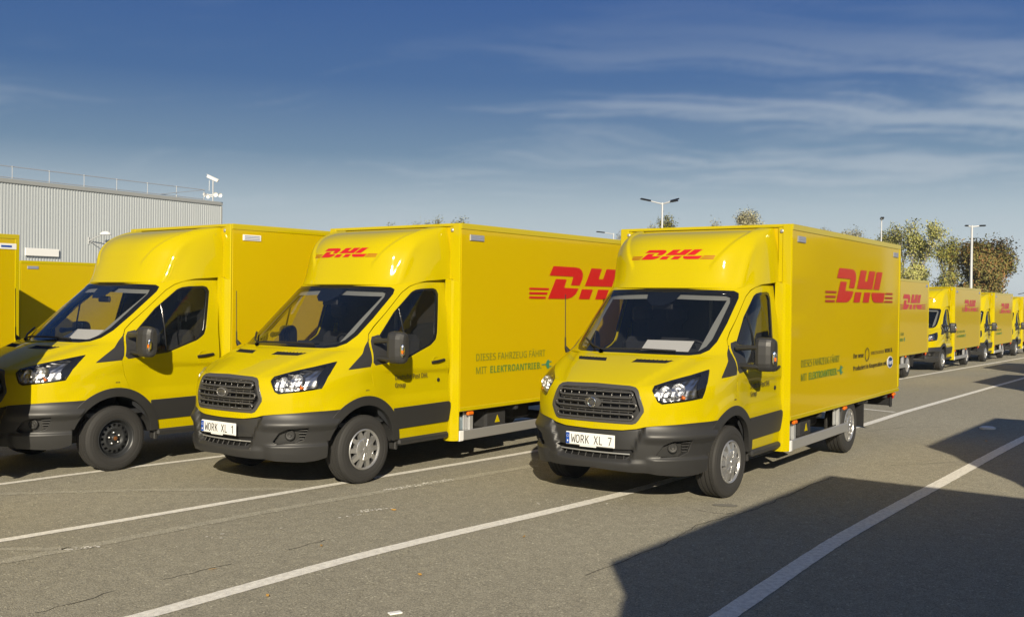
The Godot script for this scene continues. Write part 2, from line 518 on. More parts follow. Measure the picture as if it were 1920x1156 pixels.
# ------------------------------------------------------------------ ground and markings
func build_ground() -> void:
	var fn := FastNoiseLite.new(); fn.seed = 21; fn.frequency = 0.22; fn.fractal_octaves = 4
	var fn2 := FastNoiseLite.new(); fn2.seed = 22; fn2.frequency = 0.03
	var mb := MB.new(); mb.use_c = true
	var v := PackedVector3Array(); var n := PackedVector3Array(); var c := PackedColorArray(); var ix := PackedInt32Array()
	var xs := []; var zs := []
	var x := -900.0
	for a in [-900, -500, -250, -120, -70, -45]: xs.append(float(a))
	x = -32.0
	while x <= 40.0: xs.append(x); x += 0.4
	for a in [50, 75, 120, 250, 500, 900]: xs.append(float(a))
	for a in [400, 150, 60, 25]: zs.append(float(a))
	x = 12.0
	while x >= -50.0: zs.append(x); x -= 0.4
	for a in [-60, -80, -110, -160, -250, -450, -900, -1400]: zs.append(float(a))
	for zz in zs:
		for xx in xs:
			v.append(Vector3(xx, ground_y(maxf(zz, -160.0)), zz)); n.append(Vector3.UP)
			# paler, drier lanes along the bays and darker patched ones
			var along: float = xx * .80 + zz * .60
			var g := 0.93 + fn.get_noise_2d(xx, zz) * .07 + fn2.get_noise_2d((xx * .6 - zz * .8) * .12, along * 5.0) * .15
			c.append(Color(g, g * 0.995, g * 0.985))
	var w := xs.size()
	for j in zs.size() - 1:
		for i in w - 1:
			var a := j * w + i
			ix.append_array(PackedInt32Array([a, a + w, a + 1, a + 1, a + w, a + w + 1]))
	var arr := []; arr.resize(Mesh.ARRAY_MAX)
	arr[Mesh.ARRAY_VERTEX] = v; arr[Mesh.ARRAY_NORMAL] = n; arr[Mesh.ARRAY_COLOR] = c; arr[Mesh.ARRAY_INDEX] = ix
	var m := ArrayMesh.new(); m.add_surface_from_arrays(Mesh.PRIMITIVE_TRIANGLES, arr)
	struct("asphalt_ground", m, M.asphalt)
	# painted bay lines
	var L := [[[-2.95, -5.05], [-2.21, -5.97], [-1.02, -7.55], [1.14, -9.98], [5.68, -16.1], [7.08, -18.15], [12.98, -26.45], [19.5, -35.6]],
		[[.48, -4.96], [1.28, -6.06], [2.67, -8.12], [5.15, -11.45], [7.42, -14.49], [13.6, -22.6]],
		[[-7.2, -4.2], [-3.96, -7.77], [-1.74, -10.34], [.16, -12.53], [6.5, -20.6], [10.99, -28.22], [14.41, -32.95], [21.22, -42.36], [24.6, -47.0]],
		[[-9.0, -6.0], [-5.13, -10.06], [-4.64, -10.67], [-3.53, -11.91], [3.5, -20.4]]]
	# the long line behind truck and queue is two lines: the bay line ends, the lane line starts
	var lines := [[L[0], .135], [L[1], .145], [[L[2][0], L[2][1], L[2][2], L[2][3], L[2][4]], .105], [[[6.3, -21.6], [10.99, -28.22], [14.41, -32.95], [21.22, -42.36], [26.0, -49.0]], .13], [L[3], .10]]
	var rg := RandomNumberGenerator.new(); rg.seed = 4
	for q in lines: struct("bay_line", ribbon(q[0], q[1], .004, rg, .006), M.road_paint)
	struct("bay_line_tick", ribbon([[6.62, -18.92], [7.02, -18.30]], .10, .0045, rg, .006), M.road_paint)
	for q in [[[[-5.6, -9.4], [-4.88, -9.58], [-3.55, -9.85], [-2.11, -10.0]], .13], [[[-4.3, -6.4], [-3.64, -7.16], [-3.26, -7.6], [-2.24, -8.85], [-1.52, -9.66], [-.6, -10.63], [.3, -11.6]], .13], [[[-3.95, -7.5], [-3.32, -7.55]], .09]]:
		struct("faded_line", ribbon(q[0], q[1], .003, rg, .03), M.faded)
	# what is left of old paint: crumbs along the old lines
	for q in [[[-1.30, -9.93], [-.6, -10.63], 150, .045], [[-3.35, -7.50], [-3.15, -7.62], 30, .03], [[-1.36, -8.96], [-1.10, -9.12], 40, .03], [[-2.6, -7.7], [-1.2, -9.0], 16, .10], [[.3, -9.4], [1.0, -9.6], 22, .2]]:
		var crumbs := MB.new()
		for k in q[2]:
			var f := rg.randf()
			var p := Vector3(lerpf(q[0][0], q[1][0], f) + rg.randfn() * q[3] * .6, 0, lerpf(q[0][1], q[1][1], f) + rg.randfn() * q[3] * .6)
			p.y = ground_y(p.z) + .007
			var pv := PackedVector2Array(); var r := rg.randf_range(.004, .015)
			for i in 6: pv.append(Vector2(cos(TAU * i / 6.0), sin(TAU * i / 6.0)) * r * rg.randf_range(.6, 1.3))
			crumbs.plate(pv, p, Vector3.RIGHT, Vector3.FORWARD)
		struct("worn_paint_patch", crumbs.mesh(), M.road_paint).set_meta("kind", "structure")
	for q in [[[-2.86, -6.01], [-2.5, -6.55]], [[-2.36, -6.76], [-1.95, -7.25]], [[-1.7, -7.6], [-1.42, -7.95]], [[.55, -7.0], [1.3, -8.0], [1.6, -8.6], [2.3, -9.3], [3.2, -10.6], [3.7, -11.2]], [[1.75, -9.2], [1.95, -9.05], [2.05, -9.15]], [[4.5, -11.9], [5.4, -12.2], [6.0, -12.1]], [[5.4, -15.2], [6.3, -15.9], [6.9, -16.0]]]:
		var fine := []
		for i in q.size() - 1:
			for k in 8:
				var f := k / 8.0
				fine.append([lerpf(q[i][0], q[i + 1][0], f) + rg.randf_range(-.02, .02), lerpf(q[i][1], q[i + 1][1], f) + rg.randf_range(-.02, .02)])
		struct("asphalt_crack", ribbon(fine, .0065, .003, rg, .004), M.crack)
func ribbon(pts: Array, width: float, lift: float, rg: RandomNumberGenerator, jitter: float) -> ArrayMesh:
	var mb := MB.new(); mb.use_c = true
	var P3 := []
	for i in pts.size() - 1:
		var a := Vector2(pts[i][0], pts[i][1]); var b := Vector2(pts[i + 1][0], pts[i + 1][1])
		var st := maxi(1, int(a.distance_to(b) / (.06 if a.length() < 16 else .5)))
		var pre := Vector2(pts[i - 1][0], pts[i - 1][1]) if i > 0 else a * 2.0 - b
		var post := Vector2(pts[i + 2][0], pts[i + 2][1]) if i + 2 < pts.size() else b * 2.0 - a
		# far-apart neighbours are pulled in, so that the curve stays gentle
		pre = a + (pre - a).limit_length(a.distance_to(b)); post = b + (post - b).limit_length(a.distance_to(b))
		for k in st: P3.append(a.cubic_interpolate(b, pre, post, float(k) / st))
	P3.append(Vector2(pts[-1][0], pts[-1][1]))
	var prev_l := Vector3.ZERO; var prev_r := Vector3.ZERO
	for i in P3.size():
		var d: Vector2 = (P3[mini(i + 1, P3.size() - 1)] - P3[maxi(i - 1, 0)]).normalized()
		var nn := Vector2(-d.y, d.x) * width * .5
		var jl := 1.0 + rg.randf_range(-jitter, jitter) / width; var jr := 1.0 + rg.randf_range(-jitter, jitter) / width
		var l := Vector3(P3[i].x + nn.x * jl, 0, P3[i].y + nn.y * jl); var r := Vector3(P3[i].x - nn.x * jr, 0, P3[i].y - nn.y * jr)
		l.y = ground_y(l.z) + lift; r.y = ground_y(r.z) + lift
		if i > 0:
			mb.col = Color(1, 1, 1)
			mb.quad(prev_l, prev_r, r, l, Vector3.UP)
		prev_l = l; prev_r = r
	return mb.mesh()
# ------------------------------------------------------------------ delivery trucks
# local axes: +z forward, +x the truck's left, origin on the ground under the front axle
const BW := 1.06      # half width of the cargo box
const BZ := -1.43     # its front wall
const BL := 4.73      # its length
const HT := 2.78      # its roof
const HB := 0.622     # its floor
const AX := 3.76      # wheelbase
var cab: BodySkin
var fair: BodySkin

func make_skins() -> void:
	cab = BodySkin.new()
	cab.zf = [[.2, .93], [.3, 1.0], [.4, 1.04], [.6, 1.06], [.72, 1.05], [.85, 1.045], [.97, 1.035], [1.06, 1.015], [1.115, .975], [1.16, .90], [1.22, .785], [1.30, .61], [1.36, .455], [1.40, .34], [1.46, .255], [1.55, .135], [1.75, -.125], [1.9, -.32], [2.02, -.465], [2.07, -.53], [2.13, -.64], [2.2, -.9]]
	cab.xs = [[.2, .92], [.35, .955], [.5, .975], [.75, 1.0], [1.1, 1.0], [1.25, .998], [1.42, .975], [1.7, .935], [2.0, .885], [2.12, .86], [2.2, .8]]
	cab.zc = [[.2, 0.], [1.0, 0.], [1.12, -.05], [1.27, -.3], [1.4, -.5], [1.6, -.7], [2.02, -1.05], [2.2, -1.15]]
	cab.nn = [[.2, 2.6], [1.4, 2.6], [2.0, 3.6], [2.2, 3.6]]
	cab.m = 2.3
	fair = BodySkin.new()
	fair.zf = [[2.0, -.44], [2.06, -.475], [2.12, -.51], [2.25, -.55], [2.42, -.595], [2.52, -.66], [2.60, -.75], [2.66, -.87], [2.70, -1.01], [2.73, -1.20], [2.745, -1.42]]
	fair.xs = [[2.0, .92], [2.15, .915], [2.5, .89], [2.75, .84]]
	fair.zc = [[2.0, -1.435], [2.8, -1.435]]
	fair.nn = [[2.0, 3.4], [2.8, 3.4]]
	fair.m = 2.5

func P(spec: Array) -> PackedVector2Array: return cab.poly(spec)

const HEADLIGHT := [["x", .552, 1.132], ["x", .60, 1.155], ["x", .655, 1.18], ["x", .765, 1.222], ["x", .855, 1.268], ["z", .305, 1.265], ["z", .40, 1.19], ["z", .475, 1.12], ["z", .545, 1.012], ["x", .80, .985], ["x", .645, .963], ["x", .61, .985], ["x", .585, 1.035], ["x", .552, 1.09]]
const GRILLE := [["x", 0., 1.130], ["x", .34, 1.122], ["x", .40, 1.112], ["x", .435, 1.085], ["x", .465, 1.02], ["x", .500, .92], ["x", .502, .885], ["x", .46, .81], ["x", .435, .778], ["x", .40, .765], ["x", 0., .765]]
const HOOD := [["x", 0., 1.138], ["x", .345, 1.131], ["x", .42, 1.122], ["x", .47, 1.128], ["x", .545, 1.143], ["x", .60, 1.166], ["x", .652, 1.19], ["x", .762, 1.234], ["x", .85, 1.278], ["z", .255, 1.285], ["z", .18, 1.325], ["z", .10, 1.375], ["x", .70, 1.383], ["x", 0., 1.388]]
const SCREEN := [["x", 0., 1.394], ["x", .62, 1.390], ["x", .70, 1.402], ["x", .752, 1.44], ["x", .778, 1.52], ["x", .788, 1.70], ["x", .782, 1.96], ["x", .765, 2.012], ["x", .72, 2.036], ["x", 0., 2.058]]
const SCREEN_IN := [["x", 0., 1.412], ["x", .58, 1.410], ["x", .67, 1.430], ["x", .715, 1.475], ["x", .735, 1.55], ["x", .738, 1.72], ["x", .735, 1.93], ["x", .715, 1.985], ["x", .67, 2.004], ["x", 0., 2.026]]
const DOOR := [["z", -1.375, 2.108], ["z", -1.03, 2.092], ["z", -.90, 2.072], ["z", -.81, 2.04], ["z", -.70, 1.975], ["z", -.43, 1.75], ["z", -.26, 1.612], ["z", -.175, 1.535], ["z", -.14, 1.47], ["z", -.075, 1.25], ["z", -.05, 1.20], ["z", -.088, 1.02], ["z", -.14, .88], ["z", -.30, .79], ["z", -.42, .66], ["z", -.475, .52], ["z", -.48, .402], ["z", -1.325, .402], ["z", -1.332, .77], ["z", -1.305, 1.15], ["z", -1.315, 1.55]]
const WINDOW := [["z", -.80, 1.968], ["z", -.86, 1.992], ["z", -.95, 2.004], ["z", -1.14, 2.012], ["z", -1.19, 2.0], ["z", -1.212, 1.955], ["z", -1.12, 1.52], ["z", -1.09, 1.455], ["z", -1.02, 1.41], ["z", -.64, 1.285], ["z", -.34, 1.255], ["z", -.30, 1.30], ["z", -.30, 1.45], ["z", -.27, 1.51], ["z", -.53, 1.765]]
const MOUNT := [["z", -.30, 1.235], ["z", -.30, 1.30], ["z", -.30, 1.45], ["z", -.26, 1.525], ["z", -.185, 1.505], ["z", -.155, 1.46], ["z", -.09, 1.245], ["z", -.12, 1.215]]
const SAIL := [["z", .235, 1.185], ["z", -.04, 1.205], ["z", -.066, 1.25], ["z", -.128, 1.47], ["z", -.148, 1.482], ["z", .003, 1.336], ["z", .12, 1.262]]
const BUMPER_TOP := [["x", 0., .706], ["x", .31, .712], ["x", .44, .73], ["x", .51, .75], ["x", .60, .762], ["x", .75, .775], ["x", .85, .785], ["z", .35, .795]]

func arc(cz: float, cy: float, r: float, d0: float, d1: float, steps: int) -> Array:
	var o := []
	for i in steps + 1:
		var a := deg_to_rad(lerpf(d0, d1, float(i) / steps))
		o.append(["z", cz + cos(a) * r, cy + sin(a) * r])
	return o

func bumper_bump(p: Vector3) -> float:
	var ax := absf(p.x); var y := p.y
	var d := 0.020
	d -= 0.016 * smoothstep(.70, .76, y)                                   # folds in under the paint
	d += 0.026 * smoothstep(.585, .655, y) * (1.0 - smoothstep(.655, .72, y)) * smoothstep(.46, .56, ax)
	var w := lerpf(.375, .50, clampf((y - .42) / .30, 0, 1))                # the recessed middle with the plate
	d -= 0.046 * (1.0 - smoothstep(w - .016, w + .016, ax)) * smoothstep(.40, .46, y)
	d += 0.024 * (1.0 - smoothstep(.455, .472, y)) * smoothstep(.50, .60, ax)     # lower lip
	d += 0.018 * (1.0 - smoothstep(.41, .45, y)) * (1.0 - smoothstep(.40, .6, ax))
	return d
func door_bump(p: Vector3) -> float:
	var y := p.y
	var f := smoothstep(-.12, -.45, p.z)
	var sw := 1.10 + 0.04 * (p.z + 1.3)
	return (-0.016 * smoothstep(.78, .90, y) * (1.0 - smoothstep(sw - .03, sw + .03, y)) + 0.004 * smoothstep(sw - .02, sw + .02, y) * (1.0 - smoothstep(1.2, 1.32, y))) * f
func fender_bump(p: Vector3) -> float:
	# flare over the wheel, a soft crest along the bonnet sides
	var d := Vector2(p.z - .03, p.y - .37).length()
	var s := smoothstep(.80, .95, absf(p.x)) * (1.0 - smoothstep(1.0, 1.15, p.y))
	var v := 0.012 * s * (1.0 - smoothstep(.56, .68, d))
	v -= 0.010 * s * smoothstep(.64, .72, d) * (1.0 - smoothstep(.74, .86, d)) * smoothstep(.1, -.1, p.z)
	return v
func lamp_bump(p: Vector3) -> float: return 0.003 * sin(absf(p.x) * 130.0) + 0.002 * sin(p.y * 110.0)
func hood_bump(p: Vector3) -> float:
	var w := lerpf(.40, .62, clampf((p.y - 1.13) / .25, 0, 1))
	return -0.012 * smoothstep(w - .03, w + .05, absf(p.x)) * (1.0 - smoothstep(w + .08, w + .22, absf(p.x)))
func fair_bump(p: Vector3) -> float:
	var w := lerpf(.46, .70, clampf((p.y - 2.30) / .37, 0, 1))
	return -0.020 * (1.0 - smoothstep(w - .02, w + .03, absf(p.x))) * smoothstep(2.2, 2.36, p.y) + 0.016 * exp(-pow((absf(p.x) - lerpf(.745, .80, clampf((p.y - 2.06) / .5, 0, 1))) / .035, 2.0)) * (1.0 - smoothstep(2.45, 2.66, p.y))

# the right-hand mirror is folded back against the door
func fold(mb: MB, s: float) -> void:
	if s > 0: return
	for i in mb.v.size():
		var p := mb.v[i]; var n := mb.n[i]
		var dx := -p.x - .98; var dz := p.z + .165
		mb.v[i] = Vector3(-(.975 + .26 * dx + .966 * dz), p.y, -.45 - .966 * dx + .26 * dz)
		mb.n[i] = Vector3(-(.26 * -n.x + .966 * n.z), n.y, -.966 * -n.x + .26 * n.z)
func sided(pol: PackedVector2Array, s: float) -> PackedVector2Array:
	return pol if s > 0 else mirror(pol)
func grown(pol: PackedVector2Array, d: float) -> PackedVector2Array:
	return Geometry2D.offset_polygon(pol, d, Geometry2D.JOIN_ROUND)[0]

# a piece that lies along the skin: box from skin point, out along the normal
func on_skin(kind: String, a: float, y: float, off := 0.0) -> Array:
	var q := cab.conv([kind, a, y])
	var p := cab.at(q.x, q.y); var n := cab.normal(p)
	return [p + n * off, n]

# the three slanted letters of the side print, seen from outside: x along the truck to the rear, y up
const LETTERS := [
	[[3.137, 2.350], [3.66, 2.350], [3.76, 2.342], [3.825, 2.315], [3.858, 2.268], [3.852, 2.21], [3.781, 2.109], [3.56, 2.110], [3.617, 2.224], [3.046, 2.226]],
	[[3.196, 2.185], [3.455, 2.184], [3.40, 2.073], [3.752, 2.068], [3.69, 2.0], [3.60, 1.955], [3.50, 1.931], [3.40, 1.927], [3.018, 1.927]],
	[[4.072, 2.349], [4.355, 2.350], [4.270, 2.206], [4.385, 2.206], [4.478, 2.350], [4.776, 2.350], [4.634, 2.105], [3.907, 2.105]],
	[[3.831, 2.060], [4.121, 2.060], [4.035, 1.927], [3.755, 1.927]],
	[[4.257, 2.061], [4.546, 2.061], [4.462, 1.927], [4.180, 1.927]],
	[[4.846, 2.347], [5.145, 2.349], [4.985, 2.104], [4.690, 2.104]],
	[[4.610, 2.061], [5.285, 2.063], [5.205, 1.927], [4.79, 1.927], [4.70, 1.937], [4.635, 1.975], [4.598, 2.03]]]
const STRIPES := [
	[[2.598, 2.064], [3.044, 2.064], [3.030, 2.038], [2.598, 2.038]], [[2.598, 2.008], [3.008, 2.008], [2.994, 1.980], [2.598, 1.980]], [[2.598, 1.954], [2.974, 1.954], [2.956, 1.927], [2.598, 1.927]],
	[[5.335, 2.067], [5.708, 2.067], [5.708, 2.040], [5.318, 2.040]], [[5.304, 2.008], [5.708, 2.008], [5.708, 1.980], [5.288, 1.980]], [[5.276, 1.954], [5.708, 1.954], [5.708, 1.927], [5.258, 1.927]]]

func logo_side(mb: MB, parts: Array, s: float, shift: float) -> void:
	for l in parts:
		var pv := PackedVector2Array()
		for q in l:
			var u: float = q[0] + shift
			if s < 0: u = 4.155 * 2.0 - q[0] + shift
			pv.append(Vector2(u, q[1]))
		# the right-hand side reads the other way round, so mirror the layout about its middle
		if s < 0:
			var pw := PackedVector2Array()
			for q in l: pw.append(Vector2(-(4.155 * 2.0 + shift - q[0] - 0.0), q[1]))
			mb.plate(pw, Vector3(-BW - .0035, 0, 0), Vector3(0, 0, 1), Vector3.UP)
		else:
			mb.plate(pv, Vector3(BW + .0035, 0, 0), Vector3(0, 0, -1), Vector3.UP)
func logo_front(mb: MB, parts: Array) -> void:
	for l in parts:
		var pv := PackedVector2Array()
		for q in l:
			var vv: float = (q[1] - 1.927) / .423
			var uu: float = (q[0] - 4.155) * .317 + (vv - .2) * .045
			pv.append(Vector2(uu, 2.375 + vv * .112))
		var sub := PackedVector2Array()
		for i in pv.size():
			var a := pv[i]; var b := pv[(i + 1) % pv.size()]
			var st := maxi(1, int(a.distance_to(b) / .03))
			for k in st: sub.append(a.lerp(b, float(k) / st))
		var tp := PackedVector2Array()
		for q in sub: tp.append(Vector2(fair.from_x(q.x, q.y), q.y))
		panel(mb, fair, tp, [], .003, 0.0, fair_bump, .04, .03)

func text_mesh(s: String, size: float, bold := false, mono := false) -> TextMesh:
	var t := TextMesh.new()
	var f := SystemFont.new()
	f.font_names = PackedStringArray(["Droid Sans Mono" if mono else "Droid Sans"])
	if bold: f.font_weight = 700
	t.font = f; t.text = s; t.font_size = 64; t.pixel_size = size / 46.0; t.depth = 0.002
	t.horizontal_alignment = HORIZONTAL_ALIGNMENT_LEFT; t.vertical_alignment = VERTICAL_ALIGNMENT_BOTTOM
	return t
func put_text(called: String, parent: Node3D, s: String, at: Vector3, height: float, width: float, m: Material, yaw := 0.0, bold := false, mono := false) -> MeshInstance3D:
	# height of capitals; squeezed or stretched to the width; "at" is the left end of the base line
	var key := "%s|%s|%s" % [s, bold, mono]
	if not meshes.has(key):
		var tm := text_mesh(s, 1.0, bold, mono)
		var am := ArrayMesh.new()
		am.add_surface_from_arrays(Mesh.PRIMITIVE_TRIANGLES, tm.get_mesh_arrays())
		meshes[key] = am
	var ms: ArrayMesh = meshes[key]
	var bb := ms.get_aabb()
	var cap_key := "CAP|%s|%s" % [bold, mono]
	if not meshes.has(cap_key):
		var tc := text_mesh("H", 1.0, bold, mono)
		var ac := ArrayMesh.new(); ac.add_surface_from_arrays(Mesh.PRIMITIVE_TRIANGLES, tc.get_mesh_arrays())
		meshes[cap_key] = ac
	var cb := (meshes[cap_key] as ArrayMesh).get_aabb()
	var sy := height / cb.size.y
	var sx := width / bb.size.x if width > 0 else sy
	var o := obj(called, ms, m, parent)
	var bs := Basis(Vector3.UP, yaw) * Basis.from_scale(Vector3(sx, sy, 1.0))
	o.transform = Transform3D(bs, at - bs * Vector3(bb.position.x, cb.position.y, bb.position.z))
	return o

func build_wheel(parent: Node3D, at: Vector3, s: float, steer: float, style: String) -> void:
	var tyre := shared("tyre", func(mb: MB):
		var R := 0.351
		var prof := [[-.115, .215], [-.118, .26], [-.116, .31], [-.105, .337], [-.088, R - .004]]
		mb.lathe(prof, Vector3.ZERO, Vector3.RIGHT, 56)
		var edges := [-.088, -.052, -.044, -.006, .006, .044, .052, .088]
		for i in range(0, 8, 2):
			mb.lathe([[edges[i], R - (.004 if i == 0 else 0.)], [edges[i + 1], R - (.004 if i == 6 else 0.)]], Vector3.ZERO, Vector3.RIGHT, 56)
			if i < 6:
				mb.lathe([[edges[i + 1], R], [edges[i + 1] + .001, R - .012], [edges[i + 2] - .001, R - .012], [edges[i + 2], R]], Vector3.ZERO, Vector3.RIGHT, 56)
		mb.lathe([[.088, R - .004], [.105, .337], [.116, .312], [.119, .285], [.1205, .283], [.1205, .279], [.118, .277], [.118, .25], [.112, .222], [.104, .210]], Vector3.ZERO, Vector3.RIGHT, 56)
		# fine sipes across the tread
		for k in 84:
			var a := TAU * k / 84.0
			var xf := Transform3D(Basis(Vector3.RIGHT, a), Vector3.ZERO)
			for x in [-.07, .07]:
				mb.box(Vector3(x, R - .001, 0), Vector3(.030, .006, .016), 0.0, xf))
	var w := obj("wheel", tyre, M.rubber, parent)
	w.position = at
	w.rotation = Vector3(0, (PI if s < 0 else 0.0) + steer, 0)
	if style == "cap":
		var rim := shared("cap_rim", func(mb: MB):
			mb.lathe([[.095, .214], [.110, .212], [.116, .205], [.112, .196], [.096, .188]], Vector3.ZERO, Vector3.RIGHT, 48)
			var face := .104
			# ten trapezoid fingers between the outer ring and the middle
			for k in 10:
				var a := TAU * (k + .5) / 10.0
				var h0 := TAU / 10.0 * .17; var h1 := TAU / 10.0 * .36
				var pts := []
				for q in [[.118, a - h1, face + .012], [.192, a - h0, face], [.192, a + h0, face], [.118, a + h1, face + .012]]:
					pts.append(Vector3(q[2], cos(q[1]) * q[0], sin(q[1]) * q[0]))
				mb.quad(pts[0], pts[1], pts[2], pts[3], Vector3.RIGHT)
				for e in [[0, 1], [2, 3]]:
					var A: Vector3 = pts[e[0]]; var B: Vector3 = pts[e[1]]
					mb.quad(A, B, B - Vector3(.04, 0, 0), A - Vector3(.04, 0, 0), (A + B) * .5 - (pts[0] + pts[1] + pts[2] + pts[3]) * .25)
			mb.lathe([[.066, .120], [face + .013, .120], [face + .018, .112], [face + .022, .08], [face + .020, .030], [face + .026, .027], [face + .026, 0.]], Vector3.ZERO, Vector3.RIGHT, 40)
			for k in 10:
				var a := TAU * k / 10.0
				mb.box(Vector3(face + .021, 0, .075), Vector3(.006, .006, .07), 0.002, Transform3D(Basis(Vector3.RIGHT, a), Vector3.ZERO)))
		obj("hub_cap", rim, M.silver, w)
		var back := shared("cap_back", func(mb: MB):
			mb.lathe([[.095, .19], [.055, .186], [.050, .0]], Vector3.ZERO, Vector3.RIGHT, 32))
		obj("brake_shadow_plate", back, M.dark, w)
	else:
		var rim := shared("steel_rim", func(mb: MB):
			mb.lathe([[.095, .216], [.108, .214], [.110, .206], [.100, .196], [.060, .184], [.050, .175]], Vector3.ZERO, Vector3.RIGHT, 48)
			mb.lathe([[.050, .176], [.064, .165], [.068, .158]], Vector3.ZERO, Vector3.RIGHT, 48)
			# the ring of holes: webs between them
			for k in 16:
				var a0 := TAU * (k + .28) / 16.0; var a1 := TAU * (k + .72) / 16.0
				mb.quad(Vector3(.068, cos(a0) * .158, sin(a0) * .158), Vector3(.068, cos(a1) * .158, sin(a1) * .158), Vector3(.076, cos(a1) * .128, sin(a1) * .128), Vector3(.076, cos(a0) * .128, sin(a0) * .128), Vector3.RIGHT)
			mb.lathe([[.076, .130], [.082, .112], [.080, .098], [.066, .088], [.060, .080], [.060, .040], [.085, .036], [.092, .030], [.092, 0.]], Vector3.ZERO, Vector3.RIGHT, 40))
		obj("steel_rim", rim, M.steel, w)
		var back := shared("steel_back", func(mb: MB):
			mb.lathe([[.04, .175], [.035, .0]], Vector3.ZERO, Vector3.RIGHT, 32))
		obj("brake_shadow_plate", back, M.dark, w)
		for k in 5:
			var nut := shared("nut", func(mb: MB): mb.lathe([[-.02, .013], [.014, .012], [.020, .007], [.021, 0.]], Vector3.ZERO, Vector3.RIGHT, 6))
			var a := TAU * (k + .1) / 5.0
			obj("wheel_nut", nut, M.silver, w).position = Vector3(.062, cos(a) * .062, sin(a) * .062)
		var cap := shared("axle_cap", func(mb: MB): mb.lathe([[.08, .026], [.096, .022], [.100, 0.]], Vector3.ZERO, Vector3.RIGHT, 20))
		obj("axle_cap", cap, M.copper, w)

